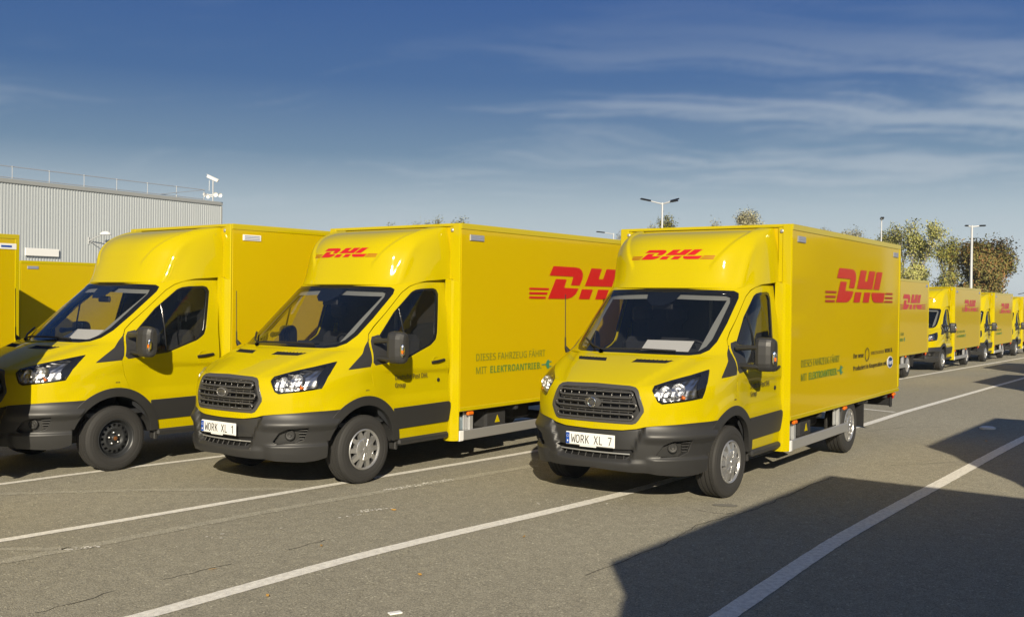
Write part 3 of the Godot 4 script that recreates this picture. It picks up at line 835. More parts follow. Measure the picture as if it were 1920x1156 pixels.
func make_truck(called: String, label: String, at: Vector3, turn: float, o := {}) -> Node3D:
	var t := thing(called, label, "truck", at, turn, o.get("group", "yellow box trucks parked in rows"))
	var shift: float = o.get("shift", 0.0)
	# ---- cab shell
	var arch_open := []
	arch_open.append_array(arc(.03, .37, .505, 53, 118, 10))
	var half := []
	half.append_array(BUMPER_TOP)
	half.append_array(arch_open)
	var body_half := cab.poly(half + [["z", -.128, .885], ["z", -.078, 1.02], ["z", -.042, 1.205], ["z", -.066, 1.25], ["z", -.131, 1.475], ["z", -.167, 1.54], ["z", -.253, 1.62], ["z", -.425, 1.757], ["z", -.695, 1.983], ["z", -.805, 2.05], ["z", -.90, 2.082], ["z", -1.03, 2.102], ["z", -1.40, 2.118], ["z", -1.40, 2.185], ["x", .0, 2.18]], false)
	var grille_full := both(cab.poly(GRILLE, false))
	var hood_full := both(cab.poly(HOOD, false))
	var screen_full := both(cab.poly(SCREEN, false))
	var screen_in := both(cab.poly(SCREEN_IN, false))
	var hl := P(HEADLIGHT)
	var hl_out := grown(hl, .006)
	var body := obj("cab_body", shared("cab_body", func(mb: MB):
		panel(mb, cab, both(body_half), [grille_full, hood_full, screen_full, hl_out, mirror(hl_out)], 0.0, .03, fender_bump)), M.yellow, t)
	obj("bonnet", shared("bonnet", func(mb: MB):
		var hood_in := grown(hood_full, -.004)
		var v1 := cab.poly([["x", .13, 1.318], ["x", .49, 1.318], ["x", .55, 1.349], ["x", .17, 1.353]])
		panel(mb, cab, hood_in, [v1, mirror(v1)], 0.0, .025, hood_bump)), M.yellow, t)
	for s in [1.0, -1.0]:
		obj("bonnet_vent", shared("bonnet_vent%s" % s, func(mb: MB):
			var v1 := grown(cab.poly([["x", .13, 1.318], ["x", .49, 1.318], ["x", .55, 1.349], ["x", .17, 1.353]]), .004)
			panel(mb, cab, sided(v1, s), [], -.006, 0.0)
			for k in 9:
				var xx := .16 + k * .042
				var a := on_skin("x", xx, 1.320, -.004); var b := on_skin("x", xx + .012, 1.350, -.004)
				mb.bar(a[0] * Vector3(s, 1, 1), b[0] * Vector3(s, 1, 1), .004, 4)), M.black, t)
	# ---- doors
	for s in [1.0, -1.0]:
		var door := obj("door", shared("door%s" % s, func(mb: MB):
			panel(mb, cab, sided(P(DOOR), s), [sided(grown(P(WINDOW), .022), s), sided(P(MOUNT), s)], 0.0, .03, door_bump)), M.yellow, t)
		obj("window_seal", shared("window_seal%s" % s, func(mb: MB):
			panel(mb, cab, sided(grown(P(WINDOW), .024), s), [sided(grown(P(WINDOW), -.008), s)], -.004, .02)
			var q0 := on_skin("z", -.60, 1.285, -.012); var q1 := on_skin("z", -.60, 1.83, -.012)
			mb.tube([q0[0] * Vector3(s, 1, 1), on_skin("z", -.60, 1.55, -.012)[0] * Vector3(s, 1, 1), q1[0] * Vector3(s, 1, 1)], [.011, .011, .011], 6)), M.gloss, door)
		obj("window_pane", shared("window_pane%s" % s, func(mb: MB):
			panel(mb, cab, sided(P(WINDOW), s), [], -.018, 0.0, no_bump, .08, .06)), M.glass, door)
		obj("door_lining", shared("door_lining%s" % s, func(mb: MB):
			panel(mb, cab, sided(P([["z", -1.36, 2.09], ["z", -.85, 2.04], ["z", -.28, 1.58], ["z", -.16, 1.25], ["z", -.2, .7], ["z", -.5, .45], ["z", -1.36, .45]]), s), [sided(grown(P(WINDOW), .01), s)], -.045, 0.0, no_bump, .1, .06)), M.interior, door)
		obj("side_moulding", shared("side_moulding%s" % s, func(mb: MB):
			panel(mb, cab, sided(P([["z", -.40, .742], ["z", -1.30, .752], ["z", -1.328, .735], ["z", -1.335, .69], ["z", -1.322, .55], ["z", -1.30, .527], ["z", -.42, .52]]), s), [], .014, .02)), M.plastic, door)
		obj("door_handle", shared("door_handle%s" % s, func(mb: MB):
			# a recessed cup and a grip
			for k in 6:
				var z := -1.0 - .036 * k
				var a := on_skin("z", z, 1.205 + .0035 * k, .022 - .004 * absf(k - 2.5)); var b := on_skin("z", z - .036, 1.2085 + .0035 * k, .022 - .004 * absf(k - 1.5))
				var pa: Vector3 = a[0] * Vector3(s, 1, 1); var pb: Vector3 = b[0] * Vector3(s, 1, 1)
				mb.tube([pa, pb], [.017, .017], 8)), M.black, door)
		obj("handle_cup", shared("handle_cup%s" % s, func(mb: MB):
			var c0: Vector3 = on_skin("z", -1.07, 1.218, .004)[0] * Vector3(s, 1, 1)
			mb.lathe([[.0, .058], [.004, .052], [-.001, .03], [-.004, 0.]], c0, Vector3(s, 0, 0), 20)), M.yellow, door)
		obj("door_lock", shared("door_lock%s" % s, func(mb: MB):
			var c0: Vector3 = on_skin("z", -1.135, 1.005, -.012)[0] * Vector3(s, 1, 1)
			mb.lathe([[.0, .022], [.008, .021], [.010, .017], [.010, 0.]], c0, Vector3(s, 0, 0), 16)), M.black, door)
		obj("mirror_mount", shared("mirror_mount%s" % s, func(mb: MB):
			panel(mb, cab, sided(P(MOUNT), s), [], .004, .03)), M.plastic, door)
		obj("corner_trim", shared("corner_trim%s" % s, func(mb: MB):
			panel(mb, cab, sided(P(SAIL), s), [], .006, .02)), M.plastic, t)
		# ---- mirror on two arms
		var mi := obj("mirror", shared("mirror%s" % s, func(mb: MB):
			for ar in [[1.465, 1.475], [1.285, 1.285]]:
				var a := Vector3(s * .975, ar[0], -.165)
				mb.tube([a - Vector3(s * .03, 0, 0), a + Vector3(s * .05, .002, .01), Vector3(s * 1.16, ar[1], -.125), Vector3(s * 1.20, ar[1], -.14)], [.034, .026, .022, .022], 8)
			# housing: rounded shell lofted across
			var secs := []
			var prof := [[1.145, .80, .4], [1.158, .95, .8], [1.19, 1.0, 1.0], [1.26, 1.0, 1.0], [1.30, .97, .86], [1.325, .86, .55], [1.333, .74, .25]]
			for q in prof:
				var ring := []
				for k in 20:
					var an := TAU * k / 20.0
					var cy: float = signf(sin(an)) * pow(absf(sin(an)), .55) * .168 * q[1]
					var cz := signf(cos(an)) * pow(absf(cos(an)), .6)
					var zz: float = (.085 * q[2] if cz > 0 else .03) * cz
					ring.append(Vector3(s * q[0], 1.408 + cy - .015 * (q[0] - 1.1), -.165 + zz - (q[0] - 1.1) * .25))
				secs.append(ring)
			for i in secs.size() - 1:
				for k in 20:
					var k2 := (k + 1) % 20
					var a: Vector3 = secs[i][k]; var b: Vector3 = secs[i][k2]; var d: Vector3 = secs[i + 1][k2]; var e: Vector3 = secs[i + 1][k]
					var ctr := Vector3(s * 1.22, 1.408, -.19)
					mb.quad(a, b, d, e, (a + d) * .5 - ctr)
			for e in [0, secs.size() - 1]:
				var cc := Vector3.ZERO
				for q in secs[e]: cc += q / 20.0
				for k in 20: mb.flat(cc, secs[e][k], secs[e][(k + 1) % 20], Vector3(s * (1.0 if e else -1.0), 0, 0))
			fold(mb, s)), M.plastic, t)
		obj("mirror_glass", shared("mirror_glass%s" % s, func(mb: MB):
			mb.box(Vector3(s * 1.235, 1.41, -.222), Vector3(.14, .28, .004), 0.002, Transform3D.IDENTITY)
			fold(mb, s)), M.chrome, mi)
		obj("mirror_indicator", shared("mirror_indicator%s" % s, func(mb: MB):
			mb.tube([Vector3(s * 1.328, 1.315, -.165), Vector3(s * 1.336, 1.34, -.155), Vector3(s * 1.336, 1.41, -.155), Vector3(s * 1.330, 1.435, -.165)], [.012, .026, .026, .012], 8)
			fold(mb, s)), M.chrome, mi)
		obj("indicator_bulb", shared("indicator_bulb%s" % s, func(mb: MB):
			mb.box(Vector3(s * 1.352, 1.365, -.135), Vector3(.02, .04, .02), .006)
			fold(mb, s)), M.orange, mi)
		# ---- headlight
		var h := obj("headlight", shared("headlight%s" % s, func(mb: MB):
			panel(mb, cab, sided(hl, s), [sided(grown(hl, -.014), s)], -.004, .05)
			# the dark outer tip
			panel(mb, cab, sided(P([["x", .83, 1.238], ["x", .855, 1.262], ["z", .31, 1.262], ["z", .40, 1.188], ["z", .475, 1.118], ["z", .535, 1.018], ["z", .575, 1.010]]), s), [], -.012, 0.0)), M.gloss, t)
		obj("reflector_panel", shared("reflector_panel%s" % s, func(mb: MB):
			panel(mb, cab, sided(hl, s), [], -.05, 0.0, lamp_bump, .012, .012)), M.reflector, h)
		for q in [[.66, 1.09, .052], [.755, 1.105, .062]]:
			obj("reflector", shared("reflector%s%s" % [s, q[0]], func(mb: MB):
				var c0 := on_skin("x", q[0], q[1], -.040)
				var ax: Vector3 = ((c0[1] as Vector3) + Vector3(-.25, 0, .75)).normalized()
				var r: float = q[2]
				var P0: Vector3 = (c0[0] as Vector3) * Vector3(s, 1, 1)
				mb.lathe([[-.035, .008], [-.03, r * .45], [-.012, r * .8], [.012, r], [.016, r * 1.06], [-.03, r * 1.1]], P0, ax * Vector3(s, 1, 1), 16)), M.reflector, h)
			obj("lamp_bulb", shared("lamp_bulb%s%s" % [s, q[0]], func(mb: MB):
				var c0 := on_skin("x", q[0], q[1], -.040)
				var ax: Vector3 = ((c0[1] as Vector3) + Vector3(-.25, 0, .75)).normalized()
				mb.lathe([[-.03, .014], [.0, .013], [.008, .0]], (c0[0] as Vector3) * Vector3(s, 1, 1), ax * Vector3(s, 1, 1), 10)), M.chrome, h)
		for k in 5:
			obj("lamp_facet", shared("lamp_facet%s%d" % [s, k], func(mb: MB):
				var a := on_skin("x", .640 + k * .040, 1.005 + k * .008, -.03)
				mb.box((a[0] as Vector3) * Vector3(s, 1, 1), Vector3(.034, .036, .02), .008)), M.reflector, h)
		obj("indicator_bulb", shared("hl_bulb%s" % s, func(mb: MB):
			var a := on_skin("x", .80, 1.02, -.025)
			mb.lathe([[-.02, .018], [.0, .018], [.014, .010], [.016, 0.]], (a[0] as Vector3) * Vector3(s, 1, 1), Vector3(s * .5, 0, .8), 12)), M.orange, h)
		obj("lens", shared("lens%s" % s, func(mb: MB):
			panel(mb, cab, sided(hl, s), [], .001, 0.0, no_bump, .05, .03)), M.lens, h)
		# ---- wheel arch trim
		obj("wheel_arch_trim", shared("arch_trim%s" % s, func(mb: MB):
			var spec := arc(.03, .37, .535, 15, 176, 26)
			var inner := arc(.03, .37, .445, 176, 16, 26)
			panel(mb, cab, sided(P(spec + inner), s), [], .022, .05, no_bump, .04, .03)
			# lining of the wheel well
			for k in 24:
				var a0 := deg_to_rad(lerpf(5, 178, k / 24.0)); var a1 := deg_to_rad(lerpf(5, 178, (k + 1) / 24.0))
				var A := Vector3(s * .93, .37 + sin(a0) * .46, .03 + cos(a0) * .46); var B := Vector3(s * .93, .37 + sin(a1) * .46, .03 + cos(a1) * .46)
				var A2 := A * Vector3(0, 1, 1) + Vector3(s * .5, 0, 0); var B2 := B * Vector3(0, 1, 1) + Vector3(s * .5, 0, 0)
				mb.quad(A, B, B2, A2, Vector3(0, -sin(a0), -cos(a0)))
				mb.flat(A2, B2, Vector3(s * .5, .30, .03), Vector3(s, 0, 0))), M.plastic, t)
		obj("side_step", shared("side_step%s" % s, func(mb: MB):
			mb.box(Vector3(s * .945, .372, -.91), Vector3(.11, .07, .84), .02)
			mb.box(Vector3(s * .90, .35, -.50), Vector3(.10, .12, .05), .01)), M.plastic, t)
		obj("wheel_mark", shared("fender_mark%s" % s, func(mb: MB):
			var a := on_skin("z", .03, .965, .012)
			for k in 3: mb.box((a[0] as Vector3) * Vector3(s, 1, 1) + Vector3(0, 0, -k * .018), Vector3(.002, .014, .009))), M.print_black, t)
	# ---- bumper
	var fogp := P([["x", .60, .492], ["x", .66, .585], ["x", .725, .622], ["x", .80, .63], ["z", .66, .632], ["z", .69, .51], ["x", .76, .478], ["x", .64, .472]])
	var intake := both(cab.poly([["x", 0., .518], ["x", .40, .528], ["x", .42, .52], ["x", .355, .448], ["x", .32, .437], ["x", 0., .432]], false))
	var bh := []
	for q in BUMPER_TOP: bh.append([q[0], q[1], q[2] - .006])
	bh.append_array(arc(.03, .37, .47, 52, 16, 8))
	bh.append_array([["z", .475, .335], ["z", .56, .312], ["x", .78, .302], ["x", .50, .332], ["x", 0., .352]])
	var bumper := obj("front_bumper", shared("front_bumper", func(mb: MB):
		panel(mb, cab, both(cab.poly(bh, false)), [intake, fogp, mirror(fogp)], 0.0, .06, bumper_bump, .03, .02)
		for s in [1.0, -1.0]:
			panel(mb, cab, sided(grown(fogp, .01), s), [], -.035, 0.0, no_bump, .05, .03)), M.plastic, t)
	obj("air_intake", shared("air_intake", func(mb: MB):
		panel(mb, cab, grown(intake, .07), [], -.058, 0.0)), M.black, bumper)
	obj("intake_bar", shared("intake_bar", func(mb: MB):
		var pts := []; var rr := []
		for k in 13:
			var xx := lerpf(-.38, .38, k / 12.0)
			pts.append(on_skin("x", xx, .482, -.022)[0]); rr.append(.008)
		mb.tube(pts, rr, 6)), M.alu, bumper)
	for k in 9:
		obj("intake_rib", shared("intake_rib%d" % k, func(mb: MB):
			var xx := lerpf(-.32, .32, k / 8.0)
			var a := on_skin("x", xx, .40, .022); var b := on_skin("x", xx, .462, -.03)
			mb.tube([a[0], b[0]], [.007, .007], 4)), M.plastic, bumper)
	for s in [1.0, -1.0]:
		var fl := obj("fog_lamp", shared("fog_lamp%s" % s, func(mb: MB):
			var a := on_skin("x", .735, .552, -.035)
			mb.lathe([[.0, .052], [.022, .050], [.026, .044], [.016, .040], [.014, .022], [.018, .016], [.016, .0]], (a[0] as Vector3) * Vector3(s, 1, 1), Vector3(s * .55, 0, .8), 22)), M.plastic, bumper)
		for k in 4:
			obj("fog_slat", shared("fog_slat%s%d" % [s, k], func(mb: MB):
				var a := on_skin("x", .79, .515 + k * .028, -.020); var b := on_skin("z", .67, .518 + k * .028, -.006)
				mb.tube([(a[0] as Vector3) * Vector3(s, 1, 1), (b[0] as Vector3) * Vector3(s, 1, 1)], [.008, .008], 4)), M.plastic, bumper)
	# ---- grille
	var gr := obj("grille", shared("grille", func(mb: MB):
		panel(mb, cab, grown(grille_full, -.004), [], -.055, 0.0)
		), M.black, t)
	obj("grille_frame", shared("grille_frame", func(mb: MB):
		panel(mb, cab, grown(grille_full, -.004), [grown(grille_full, -.034)], .006, .05)), M.grille, gr)
	for k in 3:
		# three flat loops of bar, one above the other
		obj("grille_slat", shared("grille_loop%d" % k, func(mb: MB):
			var yc: float = [1.035, .935, .832][k]; var hw: float = [.385, .425, .40][k]; var hh := .026
			for r in 2:
				var yy := yc + (hh if r == 0 else -hh)
				var pts := []; var rr := []
				for i in 17:
					var xx := lerpf(-hw + .02, hw - .02, i / 16.0)
					pts.append(on_skin("x", xx, yy, .006)[0]); rr.append(.0115)
				mb.tube(pts, rr, 6)
			for s in [1.0, -1.0]:
				var e := []
				for i in 7:
					var an := deg_to_rad(lerpf(-90, 90, i / 6.0))
					e.append(on_skin("x", s * (hw - .022 + .030 * cos(an)), yc + sin(an) * hh, .006)[0])
				mb.tube(e, [.0115, .0125, .014, .014, .014, .0125, .0115], 6)), M.grille, gr)
	for k in 9:
		obj("grille_post", shared("grille_post%d" % k, func(mb: MB):
			var xx := lerpf(-.36, .36, k / 8.0)
			var pts := []; var rr := []
			for i in 7:
				pts.append(on_skin("x", xx, lerpf(.79, 1.10, i / 6.0), -.018)[0]); rr.append(.006)
			mb.tube(pts, rr, 4)), M.grille, gr)
	for k in 4:
		obj("grille_bar", shared("grille_bar%d" % k, func(mb: MB):
			var yy: float = [1.088, .985, .882, .792][k]
			var pts := []; var rr := []
			for i in 13:
				pts.append(on_skin("x", lerpf(-.40, .40, i / 12.0), yy, -.016)[0]); rr.append(.007)
			mb.tube(pts, rr, 4)), M.grille, gr)
	var em := obj("emblem_base", shared("emblem_base", func(mb: MB):
		var sq := 1.75
		for k in 40:
			var a0 := TAU * k / 40.0; var a1 := TAU * (k + 1) / 40.0
			var c0 := Vector3(0, .955, 1.062)
			var A := Vector3(cos(a0) * .052 * sq, .955 + sin(a0) * .050, 1.048); var B := Vector3(cos(a1) * .052 * sq, .955 + sin(a1) * .050, 1.048)
			mb.flat(c0, A, B, Vector3(0, 0, 1))
			mb.quad(A, B, B - Vector3(0, 0, .05), A - Vector3(0, 0, .05), Vector3(cos(a0), sin(a0), 0))), M.grille, gr)
	if o.get("emblem", "oval") == "ring":
		obj("emblem_ring", shared("emblem_ring", func(mb: MB):
			# two hooked arcs that make an open ring
			for s in [1.0, -1.0]:
				var pts := []; var rr := []
				for i in 14:
					var a := deg_to_rad(lerpf(-70, 100, i / 13.0)) + (PI if s < 0 else 0.0)
					pts.append(Vector3(cos(a) * .042, .955 + sin(a) * .042, 1.066)); rr.append(.0085)
				pts.append(Vector3(cos(deg_to_rad(112)) * .026, .955 + sin(deg_to_rad(112)) * .026, 1.066) if s > 0 else Vector3(-cos(deg_to_rad(112)) * .026, .955 - sin(deg_to_rad(112)) * .026, 1.066)); rr.append(.006)
				mb.tube(pts, rr, 8)), M.chrome, em)
	else:
		obj("emblem_oval", shared("emblem_oval", func(mb: MB):
			var pts := []; var rr := []
			for i in 33:
				var a := TAU * i / 32.0
				pts.append(Vector3(cos(a) * .066, .955 + sin(a) * .038, 1.060)); rr.append(.004)
			mb.tube(pts, rr, 6, false)), M.silver, em)
	# ---- number plate
	if o.has("plate"):
		var pl := obj("number_plate", shared("number_plate", func(mb: MB):
			mb.box(Vector3(0, .601, 1.098), Vector3(.52, .112, .008), .003)), M.white, t)
		obj("plate_blue_strip", shared("plate_strip", func(mb: MB):
			mb.box(Vector3(-.238, .601, 1.1025), Vector3(.040, .106, .003), .001)), M.blue, pl)
		obj("plate_stars", shared("plate_stars", func(mb: MB):
			for k in 12:
				var a := TAU * k / 12.0
				mb.box(Vector3(-.238 + cos(a) * .011, .622 + sin(a) * .011, 1.1045), Vector3(.003, .003, .001))
			mb.box(Vector3(-.238, .575, 1.1045), Vector3(.012, .016, .001))), M.white, pl)
		put_text("plate_lettering", pl, o.plate, Vector3(-.200, .562, 1.1025), .078, .44, M.print_black, 0.0, false, true)
		obj("plate_holder", shared("plate_holder", func(mb: MB):
			mb.box(Vector3(0, .60, 1.086), Vector3(.53, .122, .014), .004)
			mb.box(Vector3(-.02, .536, 1.092), Vector3(.18, .014, .012), .003)), M.white, pl)
	# ---- windscreen
	var ws := obj("windscreen", shared("windscreen", func(mb: MB):
		panel(mb, cab, screen_full, [], -.004, 0.0, no_bump, .06, .05)), M.glass, t)
	obj("windscreen_border", shared("screen_border", func(mb: MB):
		panel(mb, cab, grown(screen_full, -.001), [screen_in], -.001, .014)
		# the camera housing shade behind the mirror
		panel(mb, cab, cab.poly([["x", -.20, 2.03], ["x", -.16, 1.93], ["x", -.07, 1.88], ["x", .07, 1.88], ["x", .16, 1.93], ["x", .20, 2.03]]), [], -.012, 0.0)), M.gloss, ws)
	for k in 2:
		obj("wiper", shared("wiper%d" % k, func(mb: MB):
			var spec: Array = [[-.30, 1.392, .030], [-.22, 1.402, .032], [.10, 1.418, .022], [.48, 1.415, .016]] if k == 0 else [[-.31, 1.392, .034], [-.44, 1.425, .03], [-.64, 1.50, .02]]
			var pts := []; var rr := []
			for q in spec:
				pts.append(on_skin("x", q[0], q[1], q[2])[0]); rr.append(.011)
			mb.tube(pts, rr, 6)
			mb.lathe([[0., .022], [.03, .020], [.034, 0.]], on_skin("x", -.305, 1.388, .0)[0], Vector3(0, .8, .6), 12)), M.black, ws)
	obj("cowl", shared("cowl", func(mb: MB):
		panel(mb, cab, both(cab.poly([["x", 0., 1.376], ["x", .66, 1.374], ["x", .72, 1.38], ["x", .74, 1.43], ["x", .68, 1.41], ["x", 0., 1.402]], false)), [], -.022, 0.0)), M.black, t)
	obj("antenna", shared("antenna", func(mb: MB):
		mb.tube([Vector3(-.80, 1.37, .20), Vector3(-.815, 1.41, .215), Vector3(-.82, 1.43, .22)], [.03, .018, .006], 8)
		mb.bar(Vector3(-.82, 1.42, .22), Vector3(-.824, 1.975, .225), .0045, 6)
		mb.bar(Vector3(-.82, 1.42, .22), Vector3(-.8205, 1.52, .221), .008, 6)), M.black, t)
	# ---- fairing over the cab
	var fa := obj("roof_fairing", shared("roof_fairing", func(mb: MB):
		var hf := fair.poly([["x", 0., 2.066], ["x", .60, 2.064], ["x", .74, 2.064], ["z", -.80, 2.075], ["z", -1.05, 2.115], ["z", -1.43, 2.145], ["z", -1.43, 2.735], ["t", 0.0, 2.742]], false)
		panel(mb, fair, both(hf), [], 0.0, .05, fair_bump, .02, .0125)), M.yellow, t)
	if o.get("logo", true):
		for li in LETTERS.size():
			obj("logo_letter_piece", shared("front_letter%d" % li, func(mb: MB): logo_front(mb, [LETTERS[li]])), M.red, fa)
		for li in STRIPES.size():
			obj("logo_stripe", shared("front_stripe%d" % li, func(mb: MB): logo_front(mb, [STRIPES[li]])), M.stripe, fa)
	# ---- inside of the cab
	obj("dashboard", shared("dashboard", func(mb: MB):
		var sec := [[.12, .80], [.12, 1.30], [.03, 1.395], [-.12, 1.400], [-.20, 1.34], [-.22, 1.16], [-.14, .95], [-.04, .6]]
		for i in sec.size() - 1:
			for q in [[-.80, -.3], [-.3, .3], [.3, .80]]:
				var a: Array = sec[i]; var b: Array = sec[i + 1]
				var zc := -.0
				mb.quad(Vector3(q[0], a[1], a[0] + zc), Vector3(q[1], a[1], a[0]), Vector3(q[1], b[1], b[0]), Vector3(q[0], b[1], b[0] + zc), Vector3(0, 1, -.6))
		mb.box(Vector3(.42, 1.40, -.12), Vector3(.40, .07, .20), .03)
		mb.box(Vector3(0, 1.365, .14), Vector3(1.1, .03, .22), .01)
		mb.box(Vector3(0., 1.415, -.10), Vector3(.24, .05, .16), .02)), M.interior, t)
	obj("steering_wheel", shared("steering_wheel", func(mb: MB):
		var c0 := Vector3(.43, 1.37, -.34); var ax := Vector3(0, .62, -.78).normalized()
		var e1 := Vector3.RIGHT; var e2 := ax.cross(e1).normalized()
		var pts := []; var rr := []
		for i in 33:
			var a := TAU * i / 32.0
			pts.append(c0 + e1 * cos(a) * .19 + e2 * sin(a) * .19); rr.append(.015)
		mb.tube(pts, rr, 8, false)
		for a in [0.0, PI, -PI / 2]: mb.tube([c0, c0 + e1 * cos(a) * .19 + e2 * sin(a) * .19], [.03, .018], 6)
		mb.lathe([[-.02, .07], [.02, .065], [.025, 0.]], c0, ax, 16)
		mb.bar(c0, c0 - ax * .3, .03)), M.black, t)
	for q in [[.48, .50], [-.18, .46], [-.62, .42]]:
		var st := obj("seat", shared("seat%s" % q[0], func(mb: MB):
			var w: float = q[1]
			mb.box(Vector3(q[0], .93, -.82), Vector3(w, .18, .52), .06)
			mb.box(Vector3(q[0], 1.30, -1.10), Vector3(w, .66, .17), .07, Transform3D(Basis(Vector3.RIGHT, -.10), Vector3(0, -.01, .13)))), M.seat, t)
		obj("headrest", shared("headrest%s" % q[0], func(mb: MB):
			mb.box(Vector3(q[0], 1.76, -1.16), Vector3(.26, .19, .11), .045)
			for s in [-.06, .06]: mb.bar(Vector3(q[0] + s, 1.6, -1.16), Vector3(q[0] + s, 1.7, -1.16), .008)), M.seat, st)
	obj("cab_lining", shared("cab_lining", func(mb: MB):
		mb.box(Vector3(0, 1.25, -1.395), Vector3(1.76, 1.72, .02), 0)
		mb.box(Vector3(0, .62, -.55), Vector3(1.8, .04, 1.7), 0)
		mb.box(Vector3(0, .62, .42), Vector3(1.1, .62, .84), .05)
		for s in [1.0, -1.0]:
			panel(mb, cab, sided(P([["z", -1.40, 2.1], ["z", -1.22, 2.1], ["z", -1.22, .45], ["z", -1.40, .45]]), s), [], -.05, 0.0, no_bump, .1, .1)), M.interior, t)
	obj("roof_lining", shared("roof_lining", func(mb: MB):
		mb.box(Vector3(0, 2.055, -1.06), Vector3(1.40, .02, .62), .005)
		for s in [1.0, -1.0]:
			# pale trim inside the screen pillars
			panel(mb, cab, sided(P([["x", .66, 1.46], ["x", .79, 1.46], ["x", .80, 1.75], ["x", .795, 2.0], ["x", .70, 2.03], ["x", .675, 1.72]]), s), [], -.045, 0.0, no_bump, .05, .06)
		panel(mb, cab, both(cab.poly([["x", 0., 1.985], ["x", .72, 1.965], ["x", .74, 2.04], ["x", 0., 2.06]], false)), [], -.05, 0.0, no_bump, .08, .05)), M.trim, t)
	obj("partition_post", shared("partition_post", func(mb: MB): mb.bar(Vector3(.16, .9, -1.33), Vector3(.16, 1.98, -1.33), .022, 8)), M.trim, t)
	obj("inside_mirror", shared("inside_mirror", func(mb: MB):
		mb.box(Vector3(0, 1.86, -.42), Vector3(.24, .07, .03), .012)
		mb.bar(Vector3(0, 1.89, -.42), Vector3(0, 1.96, -.44), .01)), M.black, t)
	# ---- cargo box
	var cb := obj("cargo_box", shared("cargo_box", func(mb: MB):
		mb.box(Vector3(0, (HT + HB) / 2, BZ - BL / 2), Vector3(BW * 2 - .006, HT - HB - .004, BL - .004), .012)), M.box, t)
	obj("box_edge_trim", shared("box_edge_trim", func(mb: MB):
		for s in [1.0, -1.0]:
			mb.box(Vector3(s * (BW - .008), HT - .036, BZ - BL / 2), Vector3(.024, .072, BL), .008)
			mb.box(Vector3(s * (BW - .008), HB + .024, BZ - BL / 2), Vector3(.024, .048, BL - .004), .006)
			mb.box(Vector3(s * (BW - .006), (HT + HB) / 2, BZ - BL + .035), Vector3(.022, HT - HB - .13, .066), .006)
			mb.box(Vector3(s * (BW - .055), (HT + .29) / 2 - .001, BZ + .008), Vector3(.11, HT - .29 - .004, .030), .010)
			mb.box(Vector3(s * .955, 2.44, BZ + .006), Vector3(.10, .60, .016), .004)
		mb.box(Vector3(0, HT - .02, BZ + .006), Vector3(BW * 2 - .02, .036, .022), .006)), M.yellow, cb)
	for s in [1.0, -1.0]:
		obj("box_corner_post", shared("box_corner_post%s" % s, func(mb: MB):
			# filler between the cab and the wider box
			var pl := [[.90, -1.345], [.985, -1.350], [1.012, -1.362], [1.052, -1.412], [1.052, -1.425], [.90, -1.425]]
			var y0 := .292
			for i in pl.size():
				var a: Array = pl[i]; var b: Array = pl[(i + 1) % pl.size()]
				var ya := 2.145 - maxf(0, a[0] - .94) * .35; var yb := 2.145 - maxf(0, b[0] - .94) * .35
				var od := Vector3((b[1] - a[1]) * -1.0 * s, 0, (b[0] - a[0]))
				mb.quad(Vector3(s * a[0], y0, a[1]), Vector3(s * b[0], y0, b[1]), Vector3(s * b[0], yb, b[1]), Vector3(s * a[0], ya, a[1]), Vector3(s * (b[1] - a[1]) * -1.0, 0, b[0] - a[0]))
			for i in range(1, pl.size() - 1):
				for e in [0, 1]:
					var q := []
					for k in [0, i, i + 1]:
						var a: Array = pl[k]
						q.append(Vector3(s * a[0], y0 if e == 0 else 2.145 - maxf(0, a[0] - .94) * .35, a[1]))
					mb.flat(q[0], q[1], q[2], Vector3(0, -1.0 if e == 0 else 1.0, 0))), M.yellow, cb)
	for s in [1.0, -1.0]:
		obj("marker_stud", shared("marker_stud%s" % s, func(mb: MB): mb.lathe([[0., .022], [.012, .020], [.018, .012], [.018, 0.]], Vector3(s * .945, 2.70, BZ + .014), Vector3(0, 0, 1), 12)), M.alu, cb)
	for s in [1.0, -1.0]:
		for z in ([] if o.has("label_strip") else [-1.72, -5.85]):
			var vt := obj("side_vent", shared("side_vent%s%s" % [s, z], func(mb: MB):
				mb.box(Vector3(s * (BW + .002), 2.622, z), Vector3(.012, .072, .27), .004)), M.white if o.get("white_vents", false) else M.alu, cb)
			obj("vent_slot", shared("vent_slot%s%s" % [s, z], func(mb: MB):
				for k in 3: mb.box(Vector3(s * (BW + .009), 2.603 + k * .019, z), Vector3(.004, .011, .225), .001)), M.lavender, vt)
		if o.get("logo", true):
			for li in LETTERS.size():
				obj("logo_letter_piece", shared("side_letter%s%s%d" % [s, shift, li], func(mb: MB): logo_side(mb, [LETTERS[li]], s, shift)), M.red, cb)
			for li in STRIPES.size():
				obj("logo_stripe", shared("side_stripe%s%s%d" % [s, shift, li], func(mb: MB): logo_side(mb, [STRIPES[li]], s, shift)), M.red if o.get("red_stripes", false) else M.stripe, cb)
